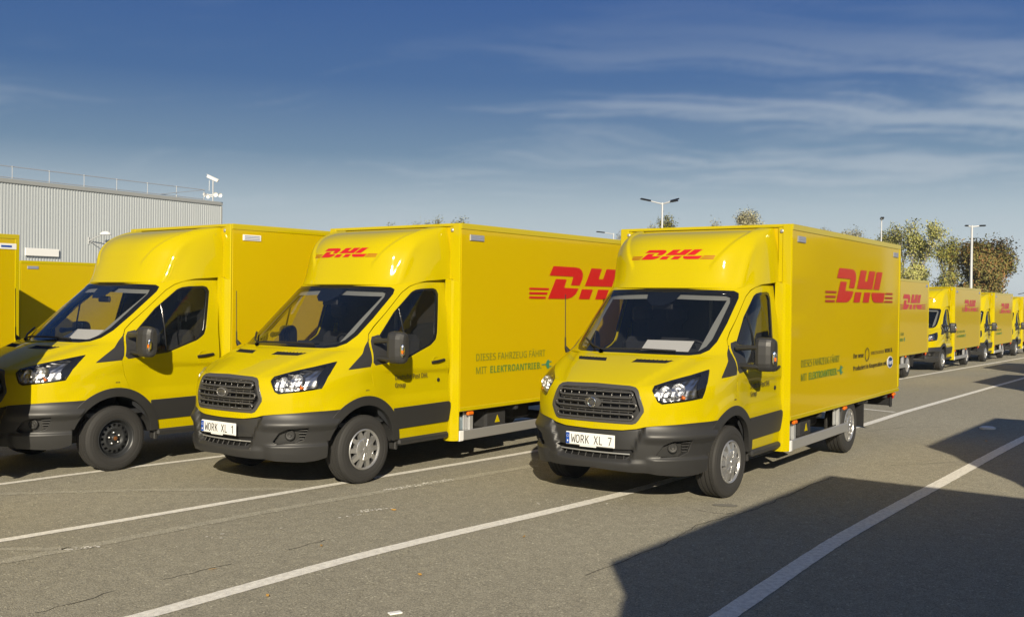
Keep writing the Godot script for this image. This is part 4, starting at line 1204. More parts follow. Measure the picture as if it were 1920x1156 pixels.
	if o.get("logo", true):
		var tx := BW + .0025
		var q90 := PI / 2
		var dz: float = o.get("text_shift", 0.0)
		put_text("slogan", cb, "DIESES FAHRZEUG FÄHRT", Vector3(tx, 1.192, -1.762 + dz), .082, 1.435, M.green, q90)
		put_text("slogan", cb, "MIT", Vector3(tx, 1.038, -1.762 + dz), .082, .205, M.green, q90)
		put_text("slogan", cb, "ELEKTROANTRIEB.", Vector3(tx, 1.038, -2.035 + dz), .082, 1.075, M.green2, q90, true)
		obj("plug_symbol", shared("plug_symbol%s" % dz, func(mb: MB):
			var z := -3.17 + dz
			mb.box(Vector3(tx, 1.085, z), Vector3(.002, .014, .10))
			mb.plate(PackedVector2Array([Vector2(0, -.012), Vector2(.03, -.055), Vector2(.075, -.055), Vector2(.075, .055), Vector2(.03, .055), Vector2(0, .012)]), Vector3(tx + .001, 1.085, z - .045), Vector3(0, 0, -1), Vector3.UP)
			for k in [-.03, .03]: mb.box(Vector3(tx, 1.085 + k, z - .145), Vector3(.002, .014, .055))), M.teal, cb)
		put_text("door_lettering", t, "Deutsche Post DHL", Vector3(1.003, 1.046, -.412), .052, .53, M.print_black, q90)
		put_text("door_lettering", t, "Group", Vector3(1.002, .963, -.412), .052, .165, M.print_black, q90)
	if o.get("second_text", false):
		var tx := BW + .0025
		var q90 := PI / 2
		put_text("maker_lettering", cb, "Der neue", Vector3(tx, 1.205, -3.80), .060, .46, M.print_black, q90)
		put_text("maker_lettering", cb, "STREETSCOOTER", Vector3(tx, 1.222, -4.62), .042, .66, M.brown, q90)
		put_text("maker_lettering", cb, "WORK XL", Vector3(tx, 1.222, -5.33), .056, .42, M.print_black, q90)
		put_text("maker_lettering", cb, "Produziert in Kooperation mit", Vector3(tx, 1.045, -3.80), .060, 1.64, M.print_black, q90)
		obj("loop_symbol", shared("loop_symbol", func(mb: MB):
			var cz := -4.435; var cy := 1.232
			for s in [1.0, -1.0]:
				for i in 14:
					var a0 := deg_to_rad(lerpf(-72, 98, i / 14.0)) + (PI if s < 0 else 0.0); var a1 := deg_to_rad(lerpf(-72, 98, (i + 1) / 14.0)) + (PI if s < 0 else 0.0)
					var w0 := .012 + .016 * (1.0 - i / 14.0); var w1 := .012 + .016 * (1.0 - (i + 1) / 14.0)
					mb.quad(Vector3(tx, cy + sin(a0) * (.092 - w0), cz - cos(a0) * (.105 - w0)), Vector3(tx, cy + sin(a0) * .092, cz - cos(a0) * .105), Vector3(tx, cy + sin(a1) * .092, cz - cos(a1) * .105), Vector3(tx, cy + sin(a1) * (.092 - w1), cz - cos(a1) * (.105 - w1)), Vector3.RIGHT)), M.print_black, cb)
		var ov := obj("oval_badge", shared("oval_badge", func(mb: MB):
			mb.lathe([[0., 1.0], [.004, .98], [.004, 0.]], Vector3.ZERO, Vector3.RIGHT, 36)), M.white, cb)
		ov.transform = Transform3D(Basis.from_scale(Vector3(1, .085, .155)), Vector3(BW, 1.075, -5.63))
		obj("oval_badge_field", shared("oval_field", func(mb: MB):
			mb.lathe([[0., .86], [.007, .86], [.007, 0.]], Vector3.ZERO, Vector3.RIGHT, 36)), M.oval_blue, ov)
		put_text("badge_lettering", cb, "Ford", Vector3(BW + .0065, 1.045, -5.515), .062, .23, M.white, q90)
	if o.has("label_strip"):
		var ls := obj("label_strip", shared("label_strip", func(mb: MB): mb.box(Vector3(BW + .002, 2.60, -5.80), Vector3(.008, .085, .62), .002)), M.white, cb)
		obj("label_mark", shared("label_mark", func(mb: MB): mb.box(Vector3(BW + .007, 2.60, -5.96), Vector3(.003, .030, .16), .001)), M.blue, ls)
	# ---- rear doors and lights
	for s in [1.0, -1.0]:
		var rd := obj("rear_door", shared("rear_door%s" % s, func(mb: MB): mb.box(Vector3(s * .50, 1.70, BZ - BL - .004), Vector3(.98, 2.05, .02), .006)), M.box, t)
		for x in [.12, .85]:
			obj("door_bolt", shared("door_bolt%s%s" % [s, x], func(mb: MB): mb.bar(Vector3(s * x, .70, BZ - BL - .035), Vector3(s * x, 2.70, BZ - BL - .035), .014)), M.alu, rd)
	for s in [1.0, -1.0]:
		obj("tail_light", shared("tail_light%s" % s, func(mb: MB):
			mb.box(Vector3(s * .86, .56, BZ - BL + .03), Vector3(.28, .10, .05), .012)), M.red, t)
	# ---- chassis
	obj("chassis", shared("chassis", func(mb: MB):
		for s in [1.0, -1.0]:
			mb.box(Vector3(s * .42, .54, -3.6), Vector3(.09, .15, 4.9), .01)
			for z in [-1.7, -2.6, -3.4, -4.6, -5.6]: mb.box(Vector3(s * .72, .585, z), Vector3(.62, .06, .07), .01)
		mb.box(Vector3(0, .46, -2.30), Vector3(1.05, .34, 1.25), .03)
		mb.box(Vector3(-.1, .47, -3.10), Vector3(1.1, .28, .28), .03)
		mb.box(Vector3(.62, .50, -3.02), Vector3(.34, .22, .40), .03)
		mb.bar(Vector3(-.9, .351, -AX), Vector3(.9, .351, -AX), .06, 10)
		mb.lathe([[-.14, .06], [-.08, .16], [.08, .16], [.14, .06]], Vector3(0, .351, -AX), Vector3.RIGHT, 16)
		mb.bar(Vector3(-.9, .351, 0), Vector3(.9, .351, 0), .05, 8)
		mb.box(Vector3(0, .36, -.1), Vector3(1.0, .18, .9), .04)), M.dark, t)
	obj("rear_underrun_bar", shared("rear_underrun_bar", func(mb: MB):
		mb.box(Vector3(0, .47, BZ - BL + .16), Vector3(1.96, .11, .06), .015)
		for s in [1.0, -1.0]:
			mb.box(Vector3(s * .985, .47, BZ - BL + .16), Vector3(.03, .15, .08), .012)
			mb.box(Vector3(s * .55, .53, BZ - BL + .30), Vector3(.08, .16, .3), .01)
		mb.box(Vector3(0, .60, BZ - BL + .5), Vector3(1.9, .05, .9), .01)), M.black, t)
	obj("tow_box", shared("tow_box", func(mb: MB): mb.box(Vector3(.74, .395, -4.85), Vector3(.12, .10, .30), .015)), M.bluegrey, t)
	for s in [1.0, -1.0]:
		var ra := obj("side_guard_rail", shared("side_guard%s" % s, func(mb: MB):
			mb.box(Vector3(s * (BW - .018), .345, -2.545), Vector3(.034, .112, 2.07), .006)), M.alu, t)
		obj("rail_end_cap", shared("rail_cap%s" % s, func(mb: MB): mb.box(Vector3(s * (BW - .017), .343, -1.472), Vector3(.042, .118, .075), .006)), M.white, ra)
		for z in [-1.70, -3.36]:
			obj("rail_bracket", shared("rail_bracket%s%s" % [s, z], func(mb: MB):
				mb.box(Vector3(s * (BW - .055), .50, z), Vector3(.035, .26, .07), .006)
				mb.box(Vector3(s * (BW - .085), .50, z + .03), Vector3(.02, .22, .14), .004)), M.galv, ra)
		obj("junction_box", shared("junction_box%s" % s, func(mb: MB):
			mb.box(Vector3(s * .90, .455, -1.585), Vector3(.14, .15, .20), .02)
			mb.box(Vector3(s * .90, .54, -1.62), Vector3(.10, .06, .10), .02)), M.bluegrey, t)
		obj("cable", shared("cable%s" % s, func(mb: MB):
			mb.tube([Vector3(s * .86, .40, -1.45), Vector3(s * .90, .47, -1.52), Vector3(s * .80, .58, -1.75), Vector3(s * .75, .56, -2.1), Vector3(s * .7, .58, -2.6)], [.014, .014, .014, .014, .014], 6)), M.copper, t)
		var bt := obj("battery_box", shared("battery_box%s" % s, func(mb: MB):
			mb.box(Vector3(s * .80, .47, -2.28), Vector3(.30, .24, .42), .03)), M.dark, t)
		obj("warning_triangle", shared("warning_triangle%s" % s, func(mb: MB):
			mb.plate(PackedVector2Array([Vector2(-.05, 0), Vector2(.05, 0), Vector2(0, .09)]), Vector3(s * .954, .42, -2.30), Vector3(0, 0, -s), Vector3.UP, .003)), M.yellow, bt)
		for z in [-1.66, -3.55, -5.98]:
			obj("marker_lamp", shared("marker_lamp%s%s" % [s, z], func(mb: MB):
				mb.box(Vector3(s * (BW - .028), .588, z), Vector3(.04, .046, .11), .012)), M.orange, t)
		obj("mud_flap", shared("mud_flap%s" % s, func(mb: MB):
			mb.box(Vector3(s * .93, .44, -AX - .60), Vector3(.24, .34, .012), .004)
			mb.box(Vector3(s * .93, .60, -AX - .50), Vector3(.24, .03, .30), .008)), M.black, t)
		build_wheel(t, Vector3(s * .86, .351, 0), s, o.get("steer", -.06), o.get("wheels", "cap"))
		build_wheel(t, Vector3(s * .92, .351, -AX), s, 0.0, o.get("wheels", "cap"))
	return t

func build_trucks() -> void:
	make_truck("box_truck", "yellow box truck with WORK XL 7 plate, nearest and most complete in view", Vector3(1.373, 0, -10.379), -.6049, {"plate": "WORK XL 7", "emblem": "ring", "second_text": true, "steer": -.07})
	make_truck("box_truck", "yellow box truck with WORK XL 1 plate, second from the right in the front row", Vector3(-2.286, 0, -10.907), -.6289, {"plate": "WORK XL 1", "shift": .19, "text_shift": .035, "red_stripes": true, "steer": -.05})
	make_truck("box_truck", "yellow box truck without lettering on black steel wheels, left of the WORK XL 1 truck", Vector3(-5.065, 0, -11.49), -.652, {"logo": false, "wheels": "steel", "white_vents": true, "steer": 0.0})
	# the queue behind on the right
	var q := [[Vector3(8.291, -.184, -26.059), -.61, "yellow box truck whose rear half shows just behind the WORK XL 7 truck"],
		[Vector3(13.465, -.295, -33.675), -.605, "yellow box truck third in the right-hand queue, white sheet behind its windscreen"],
		[Vector3(18.178, -.401, -40.639), -.603, "yellow box truck in the right-hand queue with its windscreen mostly hidden"],
		[Vector3(22.90, -.50, -47.6), -.60, "farthest yellow box truck, cut off by the right edge of the photo"]]
	for i in q.size():
		make_truck("box_truck", q[i][2], q[i][0], q[i][1], {"group": "box trucks queued in the distance"})
	# left edge
	make_truck("box_truck", "yellow box truck cut off by the left edge, rear end with white label strip", Vector3(-11.77, 0, -10.50), -.62, {"logo": false, "label_strip": true})
	make_truck("box_truck", "yellow box truck behind at the far left with a dark triangular shadow on its side", Vector3(-13.05, -.12, -22.6), -.62, {"logo": false})
	# trucks just outside the picture that shade what is in it
	make_truck("box_truck", "yellow box truck parked just outside the left edge, shading a bonnet", Vector3(-9.55, 0, -5.35), -.652, {"logo": false})
	make_truck("box_truck", "yellow box truck mostly hidden behind the one cut off by the left edge", Vector3(-14.85, -.05, -16.45), -.62, {"logo": false})
	var tall := [[Vector3(.90, 0, 2.08), "first tall yellow box truck beside the photographer, shadow in the lower right"], [Vector3(5.80, 0, -4.12), "second tall yellow box truck outside the right edge, shadow across the white line"], [Vector3(12.66, -.09, -17.45), "third tall yellow box truck outside the right edge, far shadow before the queue"], [Vector3(16.66, -.2, -25.45), "fourth tall yellow box truck outside the right edge, farthest shadow"]]
	for w in tall:
		var tt := make_truck("box_truck", w[1], w[0], -.64, {"logo": false, "group": "tall box trucks outside the frame"})
		tt.scale = Vector3(1, 1.26, 1)   # a taller body
# ------------------------------------------------------------------ building, lamps, trees, litter
func build_building() -> void:
	var A := Vector2(-48.0, -66.2)       # left end outside the frame
	var B := Vector2(-28.2, -96.8)       # right corner
	var top := 10.8; var y0 := -1.4
	var d := (B - A).normalized()
	var out := Vector2(d.y, -d.x) * -1.0
	if out.dot(-A) < 0: out = -out
	var b := thing("warehouse", "grey warehouse with ribbed metal cladding and a railed flat roof", "building", Vector3(A.x, y0, A.y))
	var D := Vector3(d.x, 0, d.y); var O := Vector3(out.x, 0, out.y)
	var len := A.distance_to(B)
	var H := top - y0
	obj("wall", shared("clad_wall", func(mb: MB):
		var pitch := .25
		var k := 0
		while k * pitch < len:
			var s := k * pitch
			var pr := [[0., 0.], [.045, .0], [.065, .05], [.20, .05], [.22, .0], [.25, 0.]]
			for i in pr.size() - 1:
				var p: Vector3 = D * (s + pr[i][0]) + O * pr[i][1]; var q: Vector3 = D * (s + pr[i + 1][0]) + O * pr[i + 1][1]
				var nn := Vector3(q.z - p.z, 0, p.x - q.x)
				if nn.dot(O) < 0: nn = -nn
				mb.quad(p, q, q + Vector3(0, H - .3, 0), p + Vector3(0, H - .3, 0), nn)
			k += 1
		# return wall and roof
		mb.quad(D * len + O * .05, D * len - O * 30, D * len - O * 30 + Vector3(0, H - .3, 0), D * len + O * .05 + Vector3(0, H - .3, 0), D)
		mb.quad(Vector3(0, H - .3, 0), D * len + Vector3(0, H - .3, 0), D * len - O * 30 + Vector3(0, H - .3, 0), -O * 30 + Vector3(0, H - .3, 0), Vector3.UP)
		mb.quad(Vector3.ZERO, -O * 30, -O * 30 + Vector3(0, H - .3, 0), Vector3(0, H - .3, 0), -D)), M.clad, b)
	obj("roof_edge_cap", shared("roof_cap", func(mb: MB):
		var xf := Transform3D(Basis(D, Vector3.UP, D.cross(Vector3.UP)), Vector3.ZERO)
		mb.box(Vector3(len * .5, H - .16, 0), Vector3(len + .2, .34, .30), .03, xf)
		mb.box(Vector3(len + .02, H * .5 - .2, -.02), Vector3(.20, H - .42, .20), .02, xf)), M.cap, b)
	obj("railing_rail", shared("roof_rail", func(mb: MB):
		for h in [1.0, .12]: mb.bar(Vector3(0, H + h, 0) - O * .1, D * (len - 2.0) + Vector3(0, H + h, 0) - O * .1, .035)
		mb.bar(D * (len - 7) + Vector3(0, H + .12, 0), D * (len - 2) + Vector3(0, H + 1.0, 0), .03)), M.galv, b)
	var k := 0
	while k * 3.15 < len - 1.5:
		obj("railing_post", shared("rail_post", func(mb: MB):
			mb.bar(Vector3(0, H - .1, 0), Vector3(0, H + 1.0, 0), .03)
			mb.box(Vector3(0, H + 1.0, 0), Vector3(.14, .10, .14), .02); mb.box(Vector3(0, H + .12, 0), Vector3(.12, .10, .12), .02)), M.galv, b).position = D * (len - 2.0 - k * 3.15) - O * .1
		k += 1
	# white panel low on the wall
	var s1 := 18.0
	var sg := obj("wall_panel", shared("white_panel", func(mb: MB):
		var xf := Transform3D(Basis(D, Vector3.UP, D.cross(Vector3.UP)), Vector3.ZERO)
		mb.box(Vector3(0, 0, 0), Vector3(2.9, .62, .12), .02, xf)), M.white)
	var pd := ray_to_wall(Vector2(76, 473), A, d)
	sg.position = pd + O * .2
	tag(sg, "plain white panel low on the grey warehouse wall", "sign")
	# wall lamp
	var pl := ray_to_wall(Vector2(165, 452), A, d)
	var lamp := thing("wall_lamp", "white domed lamp on a bent arm on the warehouse wall", "lamp", pl + O * .05)
	obj("arm", shared("wall_lamp_arm", func(mb: MB):
		var o1 := O * .9 + D * .6
		mb.bar(Vector3(0, -.25, 0), Vector3(0, .35, 0), .06)
		mb.tube([Vector3.ZERO, o1 * .5 + Vector3(0, .30, 0), o1 + Vector3(0, .52, 0)], [.05, .045, .04], 8)
		mb.bar(Vector3(0, .05, 0), o1 * 1.1 + Vector3(0, -.75, 0) + D * .8, .035)), M.galv, lamp)
	obj("lamp_shade", shared("wall_lamp_shade", func(mb: MB):
		var o1 := O * 1.0 + D * .95 + Vector3(0, .62, 0)
		mb.lathe([[.26, .0], [.24, .16], [.16, .34], [.02, .48], [-.04, .48], [-.06, .40], [-.06, 0.]], o1, Vector3.UP, 24)), M.white, lamp)
	# mast with camera and horn speakers at the corner of the roof
	var mp := Vector3(A.x, y0 + H, A.y) + D * (len - 1.0)
	var mast := thing("camera_mast", "white surveillance camera with horn loudspeakers on a short mast at the roof corner", "camera", mp)
	obj("pole", shared("mast_pole", func(mb: MB): mb.bar(Vector3(0, -.3, 0), Vector3(0, 2.0, 0), .07, 10)), M.galv, mast)
	obj("camera_housing", shared("cam_house", func(mb: MB):
		var xf := Transform3D(Basis(Vector3(.18, 0, 1).normalized(), 0.0) * Basis(Vector3(0, 0, 1), -.42), Vector3(-.05, 2.15, 0))
		mb.box(Vector3(0, 0, 0), Vector3(1.15, .26, .30), .06, xf)
		mb.box(Vector3(0, .165, 0), Vector3(1.28, .05, .36), .02, xf)
		mb.bar(Vector3(-.35, 2.0, 0), Vector3(-.35, 1.0, .05), .02)), M.white, mast)
	for q in [[-.70, .62, .55], [-.36, .45, .5], [.30, .64, .55], [.72, .58, .52]]:
		obj("horn_speaker", shared("horn%s" % q[0], func(mb: MB):
			var ax := Vector3(q[0], -.12, .9).normalized()
			var s: float = q[2]
			mb.lathe([[-.45 * s, .12 * s], [-.18 * s, .14 * s], [.0, .20 * s], [.22 * s, .34 * s], [.34 * s, .40 * s], [.31 * s, .38 * s], [.1 * s, .16 * s], [.12 * s, .0]], Vector3(q[0] * .9, q[1], .12), ax, 18)
			mb.bar(Vector3(0, q[1], 0), Vector3(q[0] * .7, q[1], .05), .04)), M.white, mast)

# where the line of sight through a point of the wall was surveyed: distance along the wall and height
func ray_to_wall(px: Vector2, A: Vector2, d: Vector2) -> Vector3:
	var u := (px.x - 960.0); var w := (px.y - 578.0)
	var r := Vector3(u + w * .0121, -(w - u * .0121) - 1880.0 * .0107, -1880.0)
	# A + d*s = r.xz * k
	var rx := r.x; var rz := r.z
	var den := d.x * rz - d.y * rx
	var s := (A.y * rx - A.x * rz) / den
	var p := A + d * s
	var k := p.y / rz
	return Vector3(p.x, 1.934 + r.y * k, p.y)

func lamp_post(called: String, label: String, at: Vector3, h: float, arms: Array, r := .07) -> Node3D:
	var t := thing(called, label, "lamp", at, 0.0, "lamp posts beyond the trucks")
	var mb := MB.new()
	mb.tube([Vector3.ZERO, Vector3(0, h * .5, 0), Vector3(0, h, 0)], [r * 1.25, r, r * .75], 12)
	obj("pole", mb.mesh(), M.pole, t)
	for a in arms:
		# [dx, dz, rise, length]
		var m2 := MB.new()
		var dir := Vector3(a[0], 0, a[1]).normalized()
		var e: Vector3 = Vector3(0, h - .05, 0) + dir * float(a[3]) * .55 + Vector3(0, a[2] * .55, 0)
		m2.tube([Vector3(0, h - .08, 0), e], [.04, .035], 8)
		obj("arm", m2.mesh(), M.pole, t)
		var m3 := MB.new()
		var f: Vector3 = (dir * float(a[3]) + Vector3(0, a[2], 0)).normalized()
		var sd := f.cross(Vector3.UP).normalized()
		var up := sd.cross(f).normalized()
		var xf := Transform3D(Basis(f, up, sd), e)
		var hw := .13; var hl: float = a[3] * .5
		m3.box(Vector3(hl * .5, .02, 0), Vector3(hl, .09, hw * 2), .035, xf)
		obj("lamp_head", m3.mesh(), M.gloss if a.size() < 5 else M.pole, t)
	return t

func build_street() -> void:
	var P0 := func(ax: float, z: float) -> Vector3: return Vector3(ax * z, ground_y(maxf(-z, -160)), -z)
	var top := func(k: float, z: float) -> float: return 1.934 + k * z - ground_y(-z)
	var zA := 58.0
	lamp_post("street_lamp", "double-armed street lamp with dark heads above the WORK XL 7 truck", P0.call(.1487, zA), top.call(.0965, zA), [[-1, .1, .22, 1.25], [.85, -.35, .30, 1.05], [.9, .5, .12, .9]])
	lamp_post("street_lamp", "thin street lamp with one dark head left of the pale tree", P0.call(.3675, 70.0), top.call(.083, 70.0), [[-.3, 1, .06, .8], [.4, -1, .06, .5]], .055)
	lamp_post("street_lamp", "tall pale street lamp in front of the russet tree", P0.call(.4578, 62.0), top.call(.0775, 62.0), [[1, .2, .02, .75], [-1, -.1, .02, .40]], .085)
	lamp_post("street_lamp", "low street lamp whose head peeps over the roof beside the WORK XL 7 fairing", P0.call(.1005, 88.0), top.call(.0655, 88.0), [[-1, .2, .12, 1.5]])
	var t := thing("flag_pole", "slim bare pole right of the russet tree", "pole", P0.call(.4905, 75.0), 0.0, "")
	var h: float = top.call(.058, 75.0)
	var mb := MB.new(); mb.tube([Vector3.ZERO, Vector3(0, h * .6, 0), Vector3(0, h, 0)], [.11, .085, .05], 10)
	obj("pole", mb.mesh(), M.pole, t)
	var m2 := MB.new(); m2.box(Vector3(-.12, h - 2.0, 0), Vector3(.3, .12, .16), .02)
	obj("bracket", m2.mesh(), M.dark, t)
	# overhead wire
	var m3 := MB.new()
	m3.tube([Vector3(.505 * 90, 1.8 + 1.0, -90), Vector3(.53 * 90, 3.3, -90), Vector3(.60 * 90, 3.9, -90)], [.03, .03, .03], 4)
	var wr := obj("overhead_wire", m3.mesh(), M.dark); tag(wr, "thin dark wire beyond the farthest trucks at the right edge", "wire")

# ---- trees
func grow(mb: MB, tips: Array, p: Vector3, dir: Vector3, len: float, r: float, depth: int, rg: RandomNumberGenerator, spread: float, up: float) -> void:
	var q := p + dir * len * .5 + Vector3(rg.randf_range(-1, 1), rg.randf_range(-.3, .3), rg.randf_range(-1, 1)) * len * .07
	var e := p + dir * len
	mb.tube([p, q, e], [r, r * .86, r * .70], 5 if depth < 3 else 7, false)
	if depth <= 3: tips.append([q, depth])
	tips.append([e, depth])
	if depth == 0: return
	if depth >= 4:
		# low side limbs, so that the crown starts near the ground
		for k in 3:
			var az := rg.randf() * TAU
			grow(mb, tips, p.lerp(e, rg.randf_range(.35, .9)), Vector3(cos(az) * spread * 1.4, rg.randf_range(.45, .8), sin(az) * spread * 1.4).normalized(), len * .55, r * .45, depth - 2, rg, spread, up)
	var kids := 2 + (1 if rg.randf() < .6 else 0)
	for k in kids:
		var az := rg.randf() * TAU
		var side := Vector3(cos(az), 0, sin(az))
		var nd := (dir + side * spread * rg.randf_range(.6, 1.15) + Vector3(0, up, 0)).normalized()
		grow(mb, tips, e, nd, len * rg.randf_range(.66, .86), r * .62, depth - 1, rg, spread, up)
func tree(label: String, at: Vector3, h: float, w: float, trunk_h: float, cols: Array, leaves: int, leaf: float, sd: int, spread: float, dense: float, bark: Material) -> void:
	var t := thing("tree", label, "tree", at, 0.0, "")
	var rg := RandomNumberGenerator.new(); rg.seed = sd
	var mb := MB.new(); var tips := []
	grow(mb, tips, Vector3.ZERO, Vector3(rg.randf_range(-.04, .04), 1, rg.randf_range(-.04, .04)).normalized(), trunk_h, h * .028, 5, rg, spread, .22)
	# fit to the wanted height and width
	var mx := 0.0; var my := 0.0
	for q in tips: mx = maxf(mx, Vector2(q[0].x, q[0].z).length()); my = maxf(my, q[0].y)
	var sc := Vector3(w * .5 / mx, h / my, w * .5 / mx)
	var tm := mb
	for i in tm.v.size(): tm.v[i] = tm.v[i] * sc
	obj("trunk", tm.mesh(), bark, t)
	var lb := MB.new(); lb.use_c = true
	var ends := []
	for q in tips:
		if q[1] <= 2: ends.append(q[0] * sc)
	for i in leaves:
		var c0: Vector3 = ends[rg.randi() % ends.size()]
		var p := c0 + Vector3(rg.randfn(), rg.randfn() * .9, rg.randfn()) * dense
		if p.y < h * .12: continue
		var a := Vector3(rg.randfn(), rg.randfn(), rg.randfn()).normalized()
		var b := a.cross(Vector3(rg.randfn(), rg.randfn(), rg.randfn())).normalized()
		var s := leaf * rg.randf_range(.6, 1.4)
		var cc: Color = cols[rg.randi() % cols.size()]
		var k := rg.randf_range(.7, 1.25)
		lb.col = Color(cc.r * k, cc.g * k, cc.b * k)
		var fn := a.cross(b).normalized()
		var outw := Vector3(p.x, (p.y - h * .55) * .8, p.z).normalized()
		if fn.dot(outw) < 0.0: fn = -fn
		var nn := (fn * .55 + outw * .75 + Vector3(0, .15, 0)).normalized()
		lb.quadn(p - a * s, p + b * s * .55, p + a * s, p - b * s * .55, nn, nn, nn, nn)
	obj("crown", lb.mesh(), M.leaf, t)

func build_trees() -> void:
	var P0 := func(ax: float, z: float) -> Vector3: return Vector3(ax * z, ground_y(maxf(-z, -160)) - .05, -z)
	var H := func(k: float, z: float) -> float: return 1.934 + k * z - ground_y(maxf(-z, -160))
	var pale := [Color(.34, .34, .085), Color(.40, .38, .11), Color(.28, .30, .07), Color(.42, .40, .15)]
	var gold := [Color(.26, .25, .05), Color(.34, .29, .05), Color(.20, .22, .05)]
	var russet := [Color(.16, .14, .030), Color(.19, .13, .030), Color(.13, .13, .028), Color(.22, .11, .03), Color(.18, .17, .045)]
	var grey := [Color(.38, .36, .22), Color(.44, .42, .28), Color(.33, .31, .16)]
	tree("tall airy pale yellow-green tree beside the russet tree", P0.call(.398, 72.0), H.call(.080, 72.0), 4.6, 2.2, pale, 17955, 0.068, 31, .50, .22, M.pale_bark)
	tree("slender yellow-green tree between the airy pale tree and the russet one", P0.call(.432, 76.0), H.call(.064, 76.0), 2.8, 2.0, gold, 7267, 0.065, 32, .45, .22, M.bark)
	tree("dense rounded russet and green tree on the right", P0.call(.457, 66.0), H.call(.062, 66.0), 6.0, 1.5, russet, 51300, 0.071, 33, .80, .30, M.bark)
	tree("pale grey-green treetop behind the WORK XL 7 roof", P0.call(.231, 92.0), H.call(.089, 92.0), 4.1, 3.5, grey, 12825, 0.068, 34, .4, .24, M.pale_bark)
	tree("small pale treetop left of the grey-green one", P0.call(.202, 95.0), H.call(.078, 95.0), 2.2, 3.5, grey, 5130, 0.068, 35, .4, .22, M.pale_bark)
	tree("golden green treetop behind the double-armed lamp", P0.call(.150, 90.0), H.call(.083, 90.0), 2.4, 3.5, gold, 11115, 0.068, 36, .35, .22, M.bark)
	tree("thin pale treetop left of the golden one", P0.call(.134, 94.0), H.call(.074, 94.0), 2.1, 3.0, grey, 3420, 0.061, 37, .35, .22, M.pale_bark)
	tree("golden treetop above the WORK XL 1 box corner", P0.call(-.050, 96.0), H.call(.0785, 96.0), 2.7, 3.5, gold, 7695, 0.068, 38, .35, .22, M.bark)
	tree("sparse golden treetop left of the WORK XL 1 box corner", P0.call(-.085, 97.0), H.call(.079, 97.0), 4.5, 3.5, gold, 4702, 0.061, 39, .45, .26, M.bark)
	tree("lone sparse treetop above the WORK XL 1 fairing", P0.call(-.122, 96.0), H.call(.0745, 96.0), 1.1, 3.5, gold, 1795, 0.061, 40, .3, .18, M.bark)
	tree("pale treetop just over the WORK XL 7 box roof", P0.call(.343, 90.0), H.call(.0735, 90.0), 3.5, 3.0, grey, 7267, 0.068, 41, .45, .24, M.pale_bark)
	tree("faint treetop over the middle of the WORK XL 7 box roof", P0.call(.312, 98.0), H.call(.077, 98.0), 1.4, 3.0, grey, 2137, 0.061, 42, .35, .2, M.pale_bark)
	tree("small pale treetop beside the low lamp head", P0.call(.105, 99.0), H.call(.068, 99.0), 1.5, 3.0, grey, 2137, 0.061, 43, .35, .2, M.pale_bark)
	# far-off woodland that closes the view behind everything
	var lb := MB.new(); lb.use_c = true
	var rg := RandomNumberGenerator.new(); rg.seed = 99
	for i in 26000:
		var ang := rg.randf_range(-1.15, 1.15)
		var rr := rg.randf_range(205, 235)
		var hh := 3.2 + .9 * sin(ang * 23.0) + .7 * sin(ang * 61.0 + 1.0)
		var y := ground_y(-160.0) + hh * sqrt(rg.randf())
		var p := Vector3(sin(ang) * rr, y, -cos(ang) * rr)
		var a := Vector3(rg.randfn(), rg.randfn(), rg.randfn()).normalized()
		var b := a.cross(Vector3(rg.randfn(), rg.randfn(), rg.randfn())).normalized()
		var k := rg.randf_range(.7, 1.2)
		lb.col = Color(.09 * k, .095 * k, .035 * k)
		lb.quad(p - a * .6, p + b * .45, p + a * .6, p - b * .45, a.cross(b))
	var o := obj("distant_woodland", lb.mesh(), M.leaf)
	tag(o, "low distant woodland along the horizon behind the trucks", "woodland"); o.set_meta("kind", "stuff")

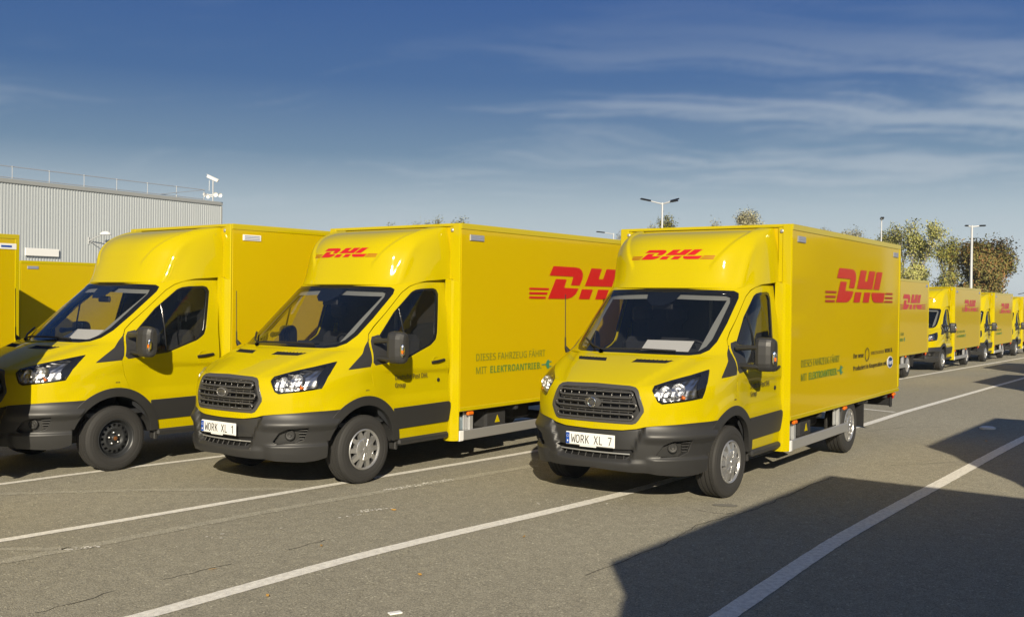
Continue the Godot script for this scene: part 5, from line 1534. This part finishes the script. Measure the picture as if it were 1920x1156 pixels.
func build_litter() -> void:
	var rg := RandomNumberGenerator.new(); rg.seed = 5
	var leafm := shared("fallen_leaf", func(mb: MB):
		mb.plate(PackedVector2Array([Vector2(-.04, 0), Vector2(-.015, .016), Vector2(.02, .014), Vector2(.045, 0), Vector2(.018, -.015), Vector2(-.012, -.013)]), Vector3.ZERO, Vector3.RIGHT, Vector3(0, .35, -.94), .002))
	var lm := mat(lin(.55, .30, .06), 0.7)
	var spots := [[-2.08, -7.02, "dry orange leaf on the crack in the lower left"], [-1.55, -6.42, "dry orange leaf above the wide white line at the bottom"], [-1.45, -7.72, "dry orange leaf at the upper end of the long crack"], [-1.05, -9.05, "pale leaf just below the second white line"], [-.62, -6.95, "dry leaf right beside the wide white line"], [.12, -8.1, "pale dry leaf between the wide white line and the faint line"], [6.75, -14.2, "orange leaf on the asphalt at the right between two shadows"]]
	for q in spots:
		var o := obj("fallen_leaf", leafm, lm)
		o.position = Vector3(q[0], ground_y(q[1]) + .010, q[1]); o.rotation.y = rg.randf() * TAU; o.scale = Vector3.ONE * .62
		tag(o, q[2], "leaf", "fallen leaves on the asphalt")
	var cup := obj("paper_scrap", shared("paper_scrap", func(mb: MB):
		mb.lathe([[.0, .12], [.03, .13], [.045, .09], [.05, .0]], Vector3.ZERO, Vector3.UP, 9)), M.paper)
	cup.position = Vector3(7.48, ground_y(-15.69) + .003, -15.69); cup.scale = Vector3(1, 1, .7)
	tag(cup, "crumpled white paper on the shaded asphalt at the right", "paper")
	var sc := obj("paper_scrap", shared("paper_flat", func(mb: MB): mb.box(Vector3(0, .008, 0), Vector3(.085, .010, .045), .004)), M.paper)
	sc.position = Vector3(-.69, ground_y(-6.09), -6.09); sc.rotation.y = .5
	tag(sc, "small white paper scrap at the bottom edge", "paper")
	var st := obj("oil_stain", shared("oil_stain", func(mb: MB):
		var pv := PackedVector2Array()
		for k in 18:
			var a := TAU * k / 18.0
			pv.append(Vector2(cos(a) * .13 * rg.randf_range(.6, 1.2), sin(a) * .07 * rg.randf_range(.6, 1.2)))
		mb.plate(pv, Vector3.ZERO, Vector3.RIGHT, Vector3.FORWARD)), mat(lin(.19, .18, .15), .9))
	st.position = Vector3(2.05, ground_y(-9.45) + .004, -9.45); st.set_meta("kind", "structure")
	# sheets of paper on the dashboards
	var sheet := shared("dash_paper", func(mb: MB): mb.box(Vector3.ZERO, Vector3(.50, .004, .24), 0.001, Transform3D(Basis(Vector3.RIGHT, .42), Vector3(0, .045, -.02))))
	for q in [["box_truck", Vector3(.26, 1.418, .0), "white paper sheet on the dashboard of the WORK XL 7 truck"], ["box_truck_002", Vector3(.26, 1.418, .0), "loose white papers on the dashboard of the unlettered left truck"], ["box_truck_004", Vector3(.26, 1.418, .0), "white sheet behind the windscreen of the third truck in the right-hand queue"]]:
		var tr: Node3D = get_node(q[0])
		var o := obj("paper_sheet", sheet, M.paper)
		o.transform = tr.transform * Transform3D(Basis(Vector3.UP, .15), q[1])
		tag(o, q[2], "paper")
	# label strip near the rear top of the truck at the left edge
